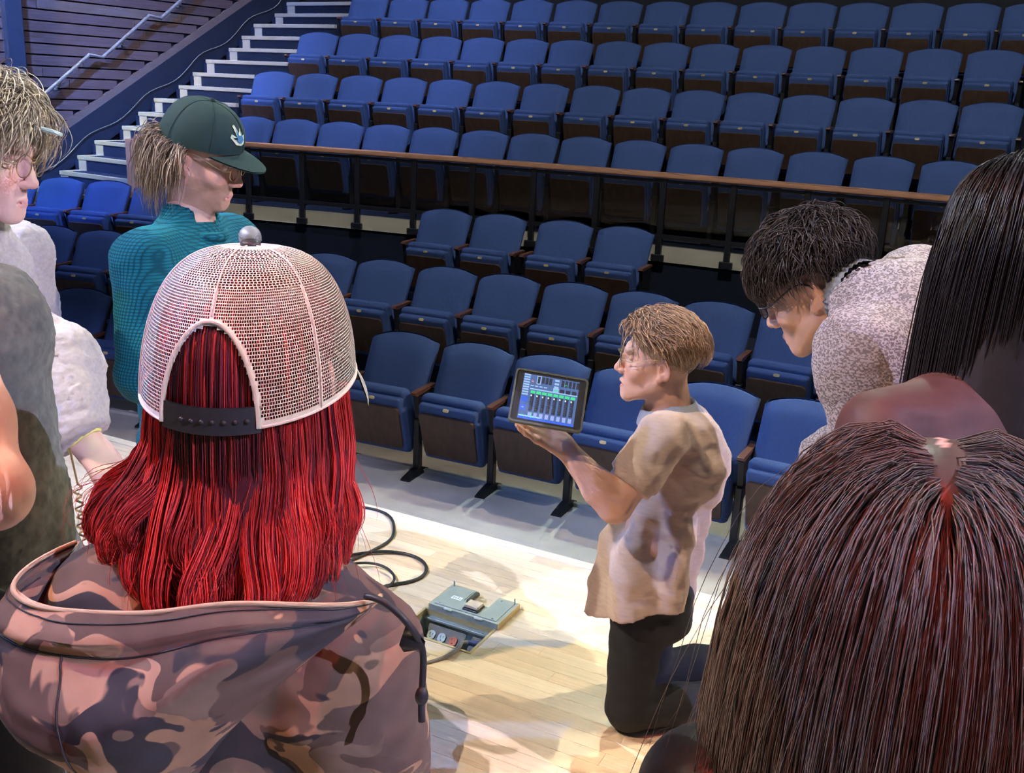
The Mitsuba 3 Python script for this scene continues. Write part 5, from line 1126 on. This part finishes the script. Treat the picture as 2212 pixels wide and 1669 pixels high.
    for j in range(nv):
        step = 1 if j < 40 else (2 if j < 54 else 4)
        off = (j % 2) * 0.5
        for i in range(0, nu, step):
            i0, i1 = i, min(i + step, nu)
            am = (av[i0] + av[i1]) / 2; tm = (tv[j] + tv[j + 1]) / 2
            if in_arch(am, tm): continue
            if math.cos(am) > 0.42: continue                          # the front panel is cloth
            c = np.array([G[i0, j], G[i1, j], G[i1, j + 1], G[i0, j + 1]])
            x = (am - math.pi) * 0.108; z = tm * 0.158; seam = abs(math.sin((am - math.pi) * 3 / 2 * 1.0 * 2 / 2)) * 0 + min(abs(am - math.pi), abs(am - math.pi - 1.05), abs(am - math.pi + 1.05)) < 0.016
            edge = (x / 0.053) ** 2 + (z / 0.072) ** 2 < 1 or tm < 0.030
            if seam or edge or j > 61: V += list(c); Fc += [[n, n + 1, n + 2], [n, n + 2, n + 3]]; n += 4; continue
            m = c.mean(0); sh = (c[1] - c[0]) * (0.12 if j % 2 else -0.12)
            q = np.array([m + (p - m) * np.array(0.55) for p in c]); q = q * 0 + np.array([m + (c[0] - m) * 0.70 + sh, m + (c[1] - m) * 0.70 + sh, m + (c[2] - m) * 0.70 + sh, m + (c[3] - m) * 0.70 + sh])
            V += list(c) + list(q)
            for e in range(4): b = (e + 1) % 4; Fc += [[n + e, n + b, n + 4 + b], [n + e, n + 4 + b, n + 4 + e]]
            n += 8
    k = P + '__cap'; scene[k] = mikit.ply(trimesh.Trimesh(np.array(V), np.array(Fc), process=False), 'm_mesh_net', False); tag(k, 'white mesh-backed cap')
    fr = np.array([[cpt(a, t, 1.002) for t in np.linspace(0, 1, 20)] for a in np.linspace(-1.16, 1.16, 40)]); scene[k + '__front_panel'] = mikit.ply(grid_mesh(fr), 'm_brim', True)
    arch = []
    for q in np.linspace(0, math.pi, 40): arch.append(cpt(math.pi + 0.049 * math.cos(q) / 0.108, 0.069 * math.sin(q) / 0.158, 1.006))
    sm = [tube(arch, 0.0024, 6)]
    for a0 in (math.pi, math.pi + 1.05, math.pi - 1.05): sm.append(tube([cpt(a0, t, 1.006) for t in np.linspace(0.46 if a0 == math.pi else 0.0, 0.99, 30)], 0.0008, 5)); 
    sm.append(tube([cpt(a, 0.004, 1.004) for a in np.linspace(math.pi + 0.46, 2 * math.pi + 1.0, 60)], 0.0013, 6)); sm.append(tube([cpt(a, 0.004, 1.004) for a in np.linspace(math.pi - 0.46, 0.3, 60)], 0.0013, 6))
    scene[k + '__seam'] = mikit.ply(cat(*sm), 'm_mesh_net', True)
    st_ = np.array([[cpt(a, -0.035 + 0.155 * v, 1.006) for v in np.linspace(0, 1, 5)] for a in np.linspace(math.pi - 0.47, math.pi + 0.45, 24)])
    st_ = np.array([[cpt(a, 0.0, 1.006) + R[:, 2] * (0.024 * v - 0.004) for v in np.linspace(0, 1, 5)] for a in np.linspace(math.pi - 0.47, math.pi + 0.45, 24)])
    scene[k + '__strap'] = mikit.ply(cat(grid_mesh(st_), grid_mesh(st_ + f * 0.003, flip=True)), 'm_black_plastic', True)
    studs = [xf(trimesh.creation.icosphere(1, 0.0022), None, cpt(a, 0.0, 1.012) + R[:, 2] * 0.008) for a in np.linspace(math.pi - 0.36, math.pi + 0.22, 7)]
    scene[k + '__stud'] = mikit.ply(cat(*studs), 'm_black_plastic', True); tag(k + '__stud', kind='stuff')
    scene[k + '__button'] = mikit.ply(xf(trimesh.creation.icosphere(3, 0.0095), np.diag([1, 1, 0.55]), O + R @ np.array([0, -0.004, 0.140])), 'm_black_plastic', True)
    b = [[O + R @ np.array([math.sin(a) * (0.097 + 0.014 * q), math.cos(a) * 0.108 + q * 0.072 * math.cos(a * 1.2), 0.034 - 0.012 * math.sin(a) ** 2 - q * 0.022 * 1.0 - 0.028 * math.sin(a) ** 2 * q]) for q in np.linspace(0, 1, 8)] for a in np.linspace(-1.15, 1.15, 26)]
    scene[k + '__brim'] = mikit.ply(cat(grid_mesh(np.array(b)), grid_mesh(np.array(b) - R[:, 2] * 0.004, flip=True)), 'm_brim', True)
    # hair: locks that fall to the shoulders, flare out to the left and curl in at the ends
    g = np.random.default_rng(31); paths, cols = [], []
    red = np.array([0.56, 0.045, 0.045]); dark = np.array([0.075, 0.008, 0.014])
    def lock(t, r0, Ln, Af, Ac, nst, wd, tone, ybk=0.0, zroot=0.0, sd=None):
        """One lock: down the head, out by the angle Af, then curling in by Ac at its end (radians)."""
        a = math.radians(t); n = 30; ds = Ln / (n - 1); sgn = sd if sd else (1 if a >= 0 else -1)
        p = np.array([r0 * math.sin(a), -0.006 - 1.08 * r0 * math.cos(a), zroot]); side = np.array([sgn * (0.45 + 0.55 * abs(math.sin(a))), -0.35 * math.cos(a), 0.0]); side /= np.linalg.norm(side)
        ph, am = g.random() * 6.28, g.uniform(0.10, 0.26); cl = [p.copy()]
        for k in range(1, n):
            w = k / (n - 1)
            fl = Af * min(max((w - 0.30) / 0.28, 0), 1); cu = (Af + Ac) * (max(w - 0.62, 0) / 0.38) ** 1.25; an = 0.05 + fl - cu + am * math.sin(w * 9 + ph) * min(w * 2, 1)
            p = p + (np.array([0, 0, -1.0]) * math.cos(an) + side * math.sin(an)) * ds + np.array([0, -0.0009 - ybk * 0.0016, 0]) * (0.3 < w < 0.8)
            cl.append(p.copy())
        cl = np.array(cl); w = np.linspace(0, 1, n); tng = np.gradient(cl, axis=0); tng /= np.linalg.norm(tng, axis=1, keepdims=True)
        nrm = np.array([math.sin(a) * 0.5, -math.cos(a) - 0.2, 0.15]); s1 = np.cross(tng, nrm); s1 /= np.linalg.norm(s1, axis=1, keepdims=True) + 1e-9; s2 = np.cross(tng, s1)
        prof = (0.80 + 0.25 * np.sin(np.pi * np.clip(w, 0, 1))) * (1 - 0.80 * np.clip((w - 0.70) / 0.30, 0, 1) ** 1.3)
        for q in range(nst):
            e1, e2 = g.uniform(-1, 1), g.uniform(-1, 1); bulge = math.sqrt(max(0, 1 - e1 * e1))
            pth = cl + s1 * (e1 * wd * prof)[:, None] + s2 * ((0.25 + 0.75 * abs(e2)) * np.sign(e2) * bulge * wd * 0.42 * prof)[:, None] + (np.sin(w * g.uniform(7, 13) + g.random() * 6.28) * 0.0010 * w)[:, None] * g.normal(size=3)
            end = n * g.uniform(0.88, 1.0); pth = np.array([np.interp(np.linspace(0, end - 1, 20), np.arange(n), pth[:, c_]) for c_ in range(3)]).T
            paths.append(pth); cols.append((red * tone if g.random() > 0.14 else dark) * (0.70 + 0.55 * g.random()))
    for t in np.linspace(-105, 105, 26): lock(t + g.normal(0, 2), 0.074, 0.165 + g.uniform(-0.02, 0.02), 0.1, 0.3, 34, 0.017, 0.22, 0.0, -0.005)                 # dark under-layer
    for t in np.linspace(-116, 112, 36):
        lf = max(0.0, -math.sin(math.radians(t))); rt = max(0.0, math.sin(math.radians(t)))
        mid = abs(t) < 34
        lock(t + g.normal(0, 2.5), 0.084 + g.uniform(-0.002, 0.004), 0.200 + g.uniform(-0.04, 0.02) - 0.02 * lf - 0.01 * rt, (g.uniform(-0.02, 0.10) if mid else 0.12 + 0.85 * lf ** 1.3 + 0.10 * rt + g.uniform(-0.10, 0.12)), g.uniform(0.9, 2.3) * (1 - 0.55 * rt), 80, 0.0150 + g.uniform(-0.003, 0.004), g.uniform(0.40, 1.05) * (0.92 + 0.25 * max(rt, lf)), 0.6, -0.012 + 0.018 * max(lf, rt), int(g.choice([-1, 1])) if mid else None)
    for t, Ln, Af, Ac, sd in ((-38, 0.275, 0.15, 2.3, -1), (-22, 0.285, 0.2, 2.2, -1), (-6, 0.29, 0.25, 2.5, 1), (10, 0.29, 0.2, 2.0, -1), (26, 0.285, 0.25, 2.4, 1), (-58, 0.27, 0.5, 2.0, -1), (42, 0.275, 0.2, 1.6, 1)):
        lock(t, 0.090, Ln - 0.07, Af, Ac, 84, 0.0155, g.uniform(0.85, 1.15), 1.3, -0.01, sd)
    nfl = 170                                                        # fly-aways
    for q in range(nfl):
        p0 = paths[int(g.integers(26 * 34, len(paths) - 10))]; w = np.linspace(0, 1, 20)[:, None]; d = g.normal(size=3) * np.array([0.022, 0.02, 0.012]); paths.append(p0 + d * w ** 2); cols.append(red * 0.8)
    ps = np.array(paths); rads = np.r_[np.full(len(ps) - nfl, 0.00070), np.full(nfl, 0.0004)]
    ps = O + ps @ R.T
    u = unit_roots(900, 5, lambda x, y, z: (y < -0.25) & (z > -0.2) & (z < 0.9)); bk = long_strands(O, R, s, (0.076, 0.096, 0.086), u, lambda u: np.stack([u[:, 0] * 0.1, u[:, 1] * 0 - 0.2, u[:, 2] * 0 - 1], 1), 0.15, 12, 0.05, 0.02, [], 0.03, 3)
    bc = np.where(g.random((len(u), 1)) < 0.3, red * 0.75, dark) * (0.6 + 0.8 * g.random((len(u), 1)))
    U = skull_cap(O, R, s, (0.078, 0.098, 0.088), lambda x, y: -0.06 + 0.9 * np.clip(y + 0.01, 0, 1)); back = Field(nb - 0.2, O + 0.14, 0.006); back.cone(O - f * 0.02, nb - f * 0.02 - UP * 0.02, 0.078, 0.080, 0.03, l, 1.12); bm = back.mesh(1)
    mesh, col = joined([strand_mesh(ps, rads, np.array(cols)), strand_mesh(bk, 0.0011, bc), (np.asarray(U.vertices), U.faces, const_col(U, dark * 0.6, 0.2)), (np.asarray(bm.vertices), bm.faces, const_col(bm, dark * 0.6, 0.2))])
    scene[P + '__hair'] = mikit.ply(mesh, 'm_hair', True, color=col); tag(P + '__hair', 'bright red hair curling in at the shoulders')
red_person()
# ------------------------------------------------------------------ tablet, microphone, floor pocket, cables
def emitm(key, mesh, rgb):
    d = mikit.ply(mesh, 'm_black_plastic', False); d['emitter'] = {'type': 'area', 'radiance': {'type': 'rgb', 'value': list(rgb)}}; k_ = numbered(key); scene[k_] = d
    if 'tiles' in key: tag(k_, kind='stuff')
def tablet():
    tl, tr, br, bl = pix(1122, 797, 2.49), pix(1284, 822, 2.49), pix(1244, 934, 2.44), pix(1090, 904, 2.44)
    ex = ((tr - tl) + (br - bl)); ex /= np.linalg.norm(ex); dn = ((bl - tl) + (br - tr)); dn -= ex * (dn @ ex); dn /= np.linalg.norm(dn); n = np.cross(dn, ex)
    w = (np.linalg.norm(tr - tl) + np.linalg.norm(br - bl)) / 2; h = (np.linalg.norm(bl - tl) + np.linalg.norm(br - tr)) / 2; c = (tl + tr + br + bl) / 4
    Q = np.stack([ex, -dn, -n if (n @ (CAM - c)) < 0 else n], 1)
    if np.linalg.det(Q) < 0: Q[:, 2] *= -1
    sgn = 1 if Q[:, 2] @ (CAM - c) > 0 else -1
    shear = ((tl + tr) / 2 - (bl + br) / 2) @ ex; H = h / 2; Wd = w / 2
    t = numbered('tablet')
    def rr(a, b, r, z0, z1):
        from shapely.geometry import box as sb
        m = trimesh.creation.extrude_polygon(sb(-a, -b, a, b).buffer(-r).buffer(r, quad_segs=6), z1 - z0, engine='earcut'); m.apply_translation((0, 0, z0)); return m
    put = lambda m: xf(trimesh.Trimesh(np.asarray(m.vertices) * np.array([1, 1, sgn]), m.faces if sgn > 0 else m.faces[:, ::-1], process=False), Q, c)
    add(t + '__case', put(cat(rr(Wd, H, 0.010, -0.011, -0.001))), 'm_case', 30)
    from shapely.geometry import box as sb
    ring = sb(-Wd, -H, Wd, H).buffer(-0.01).buffer(0.01).difference(sb(-Wd + 0.005, -H + 0.005, Wd - 0.005, H - 0.005).buffer(-0.006).buffer(0.006))
    m = trimesh.creation.extrude_polygon(ring, 0.004, engine='earcut'); m.apply_translation((0, 0, -0.001)); add(t + '__case_rim', put(m), 'm_case', 30)
    add(t + '__bezel', put(rr(Wd - 0.005, H - 0.005, 0.006, -0.001, 0.0008)), 'm_black_plastic', 30)
    sw, sh = Wd - 0.022, H - 0.011
    def rects(rs, z): return put(cat(*[box(x0 * sw, x1 * sw, y0 * sh, y1 * sh, z, z + 0.00025) for x0, x1, y0, y1 in rs]))
    emitm(t + '__screen', rects([(-1, 1, -1, 1)], 0.0008), (0.07, 0.15, 0.38))
    B = [(-0.98, -0.76, 0.93 - 0.11 * k, 1.0 - 0.11 * k) for k in range(9)] + [(-0.72, 0.98, 0.33 - 0.0, 0.39)] + [(0.12, 0.28, 0.55 + 0.15 * k, 0.64 + 0.15 * k) for k in range(3)] + [(-0.72 + 0.16 * k, -0.60 + 0.16 * k, 0.48, 0.53) for k in range(4)] + [(-0.52, -0.37, 0.60, 0.98)] + [(0.10, 0.30, 0.36, 0.56)]
    emitm(t + '__screen_tiles', rects(B, 0.00105), (0.34, 0.55, 0.90))
    D = [(-0.66 + 0.205 * k, -0.53 + 0.205 * k, -0.62, 0.14) for k in range(8)] + [(-0.49, -0.40, 0.64, 0.94)] + [(-0.34 + 0.13 * k, -0.24 + 0.13 * k, 0.66, 0.95) for k in range(3)] + [(0.36 + 0.135 * k, 0.46 + 0.135 * k, 0.66, 0.95) for k in range(5)] + [(0.34 + 0.22 * k, 0.50 + 0.22 * k, 0.38, 0.54) for k in range(3)]
    emitm(t + '__screen_tiles', rects(D, 0.0013), (0.012, 0.022, 0.055))
    emitm(t + '__screen_tiles', rects([(-0.68 + 0.205 * k, -0.51 + 0.205 * k, 0.16, 0.29) for k in range(8)] + [(-0.545, -0.515, -0.93, -0.68), (0.48, 0.58, 0.70, 0.78), (0.13, 0.27, 0.42, 0.48)], 0.0013), (0.05, 0.75, 0.30))
    emitm(t + '__screen_tiles', rects([(-0.66 + 0.205 * k, -0.61 + 0.205 * k, 0.03, 0.10) for k in range(8)], 0.0016), (0.8, 0.95, 1.0))
    emitm(t + '__screen_tiles', rects([(-0.98, 1, -1, -0.90), (-0.98, -0.78, -0.62, -0.36), (-0.98, -0.76, -0.26, -0.02)], 0.00105), (0.03, 0.13, 0.85))
    emitm(t + '__screen_tiles', rects([(-0.66 + 0.205 * k, -0.54 + 0.205 * k, -0.88, -0.68) for k in range(8)] + [(-0.92, -0.84, -0.52, -0.47)], 0.0013), (0.35, 0.45, 0.95))
    emitm(t + '__screen_tiles', rects([(-0.98, -0.2, -0.89, -0.83)], 0.0013), (0.3, 0.8, 0.9)); emitm(t + '__screen_tiles', rects([(-0.70, -0.62, 0.66, 0.72)], 0.0013), (0.9, 0.25, 0.2))
    Tk = []
    for k in range(8):
        for j in range(7): Tk.append((-0.65 + 0.205 * k, -0.60 + 0.205 * k, -0.52 + 0.085 * j, -0.50 + 0.085 * j))
    emitm(t + '__screen_tiles', rects(Tk, 0.0016), (0.10, 0.15, 0.28))
    tag(t, 'tablet in a dark rugged case showing a mixing-desk screen, held by the kneeling man', 'tablet')
mat('m_case', (0.05, 0.055, 0.045), 0.6, 0.3)
tablet()
def microphone():
    mic, hand, d = MIC; k = numbered('microphone'); ax = hand - mic; ax /= np.linalg.norm(ax)
    ball = trimesh.creation.icosphere(3, 0.026); add(k + '__grille', xf(ball, None, mic), 'm_grille', True)
    a = np.cross(ax, UP); a /= np.linalg.norm(a); b = np.cross(ax, a); th = np.linspace(0, 2 * np.pi, 30)
    add(k + '__band', tube([mic + (a * math.cos(t) + b * math.sin(t)) * 0.0262 for t in th], 0.0016, 6), 'm_silver', True)
    add(k + '__handle', tube([mic + ax * 0.02, mic + ax * 0.035, mic + ax * 0.20], [0.020, 0.0185, 0.011], 16), 'm_black_plastic', 40)
    tag(k, 'silver ball-headed microphone held by the person in the teal jumper', 'microphone')
def grille(p, n, uv): return mi.Color3f(0.45, 0.46, 0.50) * (0.55 + 0.6 * dr.abs(dr.sin(p.x * 1900) * dr.sin(p.z * 1900)))
mat('m_grille', proc(grille), 0.4, 0.5, metallic=0.6)
microphone()
mat('m_zinc', proc(lambda p, n, uv: mi.Color3f(0.30, 0.35, 0.34) * (0.85 + 0.3 * fbm(p.x * 30, p.y * 30, p.z * 30))), 0.45, 0.5, metallic=0.2)
mat('m_brass_edge', (0.52, 0.42, 0.22), 0.4, 0.5, metallic=0.4)
mat('m_socket_pale', (0.62, 0.70, 0.62), 0.5, 0.4); mat('m_socket_orange', (0.80, 0.16, 0.05), 0.5, 0.4); mat('m_sticker', (0.75, 0.82, 0.85), 0.5, 0.3)
mat('m_cable', (0.014, 0.016, 0.02), 0.42, 0.5); mat('m_cable_grey', (0.16, 0.16, 0.17), 0.45, 0.4); mat('m_blue_plug', (0.04, 0.07, 0.22), 0.4, 0.4)
def pocket():
    k = numbered('floor_pocket'); P_ = lambda m: xf(m, SR, SO); e = 0.008; dep = -0.115
    add(k + '__frame', P_(cat(box(U0 - e, U0 + 0.001, V0 - e, V1 + e, -0.02, 0.0025), box(U1 - 0.001, U1 + e, V0 - e, V1 + e, -0.02, 0.0025), box(U0, U1, V0 - e, V0 + 0.001, -0.02, 0.0025), box(U0, U1, V1 - 0.001, V1 + e, -0.02, 0.0025))), 'm_brass_edge')
    add(k + '__box', P_(cat(box(U0, U0 + 0.003, V0, V1, dep, -0.018), box(U1 - 0.003, U1, V0, V1, dep, -0.018), box(U0, U1, V0, V0 + 0.003, dep, -0.018), box(U0, U1, V1 - 0.003, V1, dep, -0.018), box(U0, U1, V0, V1, dep - 0.003, dep))), 'm_zinc')
    # sloping socket plate on the far side, facing up and towards the viewer
    vp, W_ = V1 - 0.006, U1 - U0
    tilt_ = math.radians(38); PR = SR @ rotx(tilt_); po = st((U0 + U1) / 2, vp - 0.040, -0.058)
    PP = lambda m: xf(m, PR, po)
    add(k + '__socket_plate', PP(box(-W_ * 0.40, W_ * 0.16, -0.038, 0.034, -0.004, 0.0, 0.001)), 'm_black_plastic'); add(k + '__socket_plate', PP(box(W_ * 0.24, W_ * 0.46, -0.038, 0.034, -0.004, 0.0, 0.001)), 'm_black_plastic')
    add(k + '__inner_lip', P_(box(U0, U1, V1 - 0.018, V1, -0.030, -0.020, 0.002)), 'm_zinc')
    for i, x in enumerate((-0.30, -0.145, 0.02)):
        s_ = trimesh.creation.extrude_polygon(__import__('shapely').geometry.Point(0, 0).buffer(0.0165).intersection(__import__('shapely').geometry.box(-0.0145, -0.02, 0.0145, 0.02)), 0.004, engine='earcut')
        key = add(k + '__socket', PP(xf(s_, None, (x * W_, -0.006, 0))), 'm_socket_orange' if i == 2 else 'm_socket_pale'); tag(key, 'orange socket' if i == 2 else 'pale socket')
        add(key + '__slots', PP(xf(cat(box(-0.0065, -0.0045, 0.0, 0.008, 0.0041, 0.0045), box(0.0045, 0.0065, 0.0, 0.0075, 0.0041, 0.0045), trimesh.creation.icosphere(1, 0.0025).apply_translation((0, -0.008, 0.003))), None, (x * W_, -0.006, 0))), 'm_black_plastic')
    # lid, laid open on the floor beyond the far edge
    L = 'pocket_lid'; L = k + '__lid'; lw0, lw1, l0, l1 = U0 + 0.012, U1 + 0.012, V1 + 0.000, V1 + 0.165
    from shapely.geometry import box as sb
    um = (lw0 + lw1) / 2; pl = sb(lw0, l0, lw1, l1).difference(sb(um - 0.030, l0 + 0.085, um + 0.055, l1 + 0.02))
    m = trimesh.creation.extrude_polygon(pl, 0.022, engine='earcut'); m.apply_translation((0, 0, 0.002)); add(L, P_(m), 'm_zinc')
    m2 = trimesh.creation.extrude_polygon(pl.buffer(-0.012), 0.003, engine='earcut'); m2.apply_translation((0, 0, 0.0235)); add(L + '__plate', P_(m2), 'm_zinc')
    for bx in ((lw0 - 0.003, lw0, l0, l1), (lw1, lw1 + 0.003, l0, l1), (lw0, um - 0.030, l1, l1 + 0.003), (um + 0.055, lw1, l1, l1 + 0.003)): add(L + '__edge', P_(box(*bx, 0.0, 0.024)), 'm_brass_edge')
    add(L + '__flap', P_(box(um - 0.012, um + 0.042, l0 + 0.030, l0 + 0.075, 0.032, 0.043, 0.002)), 'm_maple_1'); add(L + '__flap_base', P_(box(um - 0.015, um + 0.045, l0 + 0.022, l0 + 0.078, 0.0225, 0.032, 0.002)), 'm_black_plastic')
    add(L + '__latch', P_(box(um - 0.030, um - 0.012, l0 + 0.075, l0 + 0.145, 0.022, 0.036, 0.003)), 'm_case')
    add(L + '__sticker', P_(box(lw0 + 0.045, lw0 + 0.085, l0 + 0.070, l0 + 0.092, 0.0266, 0.0270)), 'm_sticker')
    add(L + '__sticker_print', P_(cat(*[box(lw0 + 0.050 + 0.009 * i, lw0 + 0.055 + 0.009 * i, l0 + 0.076, l0 + 0.087 - 0.004 * (i % 2), 0.0270, 0.0272) for i in range(4)])), 'm_zinc')
    for x in (lw0 + 0.075, lw1 - 0.075): add(L + '__hinge_clip', P_(box(x - 0.017, x + 0.017, l0 - 0.004, l0 + 0.006, 0.017, 0.027, 0.004)), 'm_socket_pale')
    for x, y_ in ((lw0 + 0.012, l1 - 0.012), (lw0 + 0.03, l0 + 0.02), (lw1 - 0.012, l1 - 0.012), (lw1 - 0.03, l0 + 0.02), (um + 0.075, l1 - 0.02)):
        tall = 0.020 if y_ > l0 + 0.1 and abs(x - um) > 0.1 else 0.004
        add(L + '__screw', P_(xf(trimesh.creation.cylinder(0.0028, tall, sections=8), None, (x, y_, 0.026 + tall / 2))), 'm_zinc')
    tag(k, 'open square floor pocket in the stage with sockets and its grey lid folded back', 'floor pocket')
    pts = spline([st((U0 + U1) / 2 + 0.098, V1 - 0.045, -0.045), st((U0 + U1) / 2 + 0.078, V0 + 0.05, -0.008), pixz(985, 1405, 0.016), pixz(950, 1423, 0.006), pixz(905, 1433, 0.006), pixz(860, 1432, 0.006), pixz(800, 1415, 0.006)], 60)
    c = 'cable'; c = add(c, tube(pts, 0.0062, 8), 'm_cable_grey', True); add(c + '__plug', tube([pts[0] - UP * 0.01, pts[0], pts[4]], [0.011, 0.011, 0.008], 10), 'm_blue_plug', 40)
    tag(c, 'grey power cable plugged into the open floor pocket', 'cable')
pocket()
def coil(px, r, key, label):
    pts = np.array([pixz(x, y, z) for x, y, z in px]); c = add('cable', tube(spline(pts, 140), r, 8), 'm_cable', True); tag(c, label, 'cable')
coil([(640, 1075, .006), (720, 1088, .006), (790, 1096, .006), (835, 1110, .006), (851, 1138, .006), (843, 1165, .006), (810, 1186, .006), (770, 1205, .006), (700, 1225, .006)], 0.0058, '', 'black cable looping on the stage, nearest the stage edge')
coil([(700, 1205, .006), (780, 1195, .010), (830, 1191, .010), (880, 1197, .006), (910, 1210, .006), (921, 1228, .006), (910, 1246, .006), (880, 1257, .006), (840, 1264, .006), (800, 1275, .006), (740, 1282, .006)], 0.0064, '', 'thick black cable forming the widest loop on the stage')
coil([(700, 1222, .018), (760, 1217, .018), (800, 1216, .018), (830, 1224, .017), (849, 1240, .014), (848, 1258, .017), (825, 1272, .018), (780, 1281, .018), (720, 1275, .018)], 0.0050, '', 'thin black cable loop lying inside the wider loop')
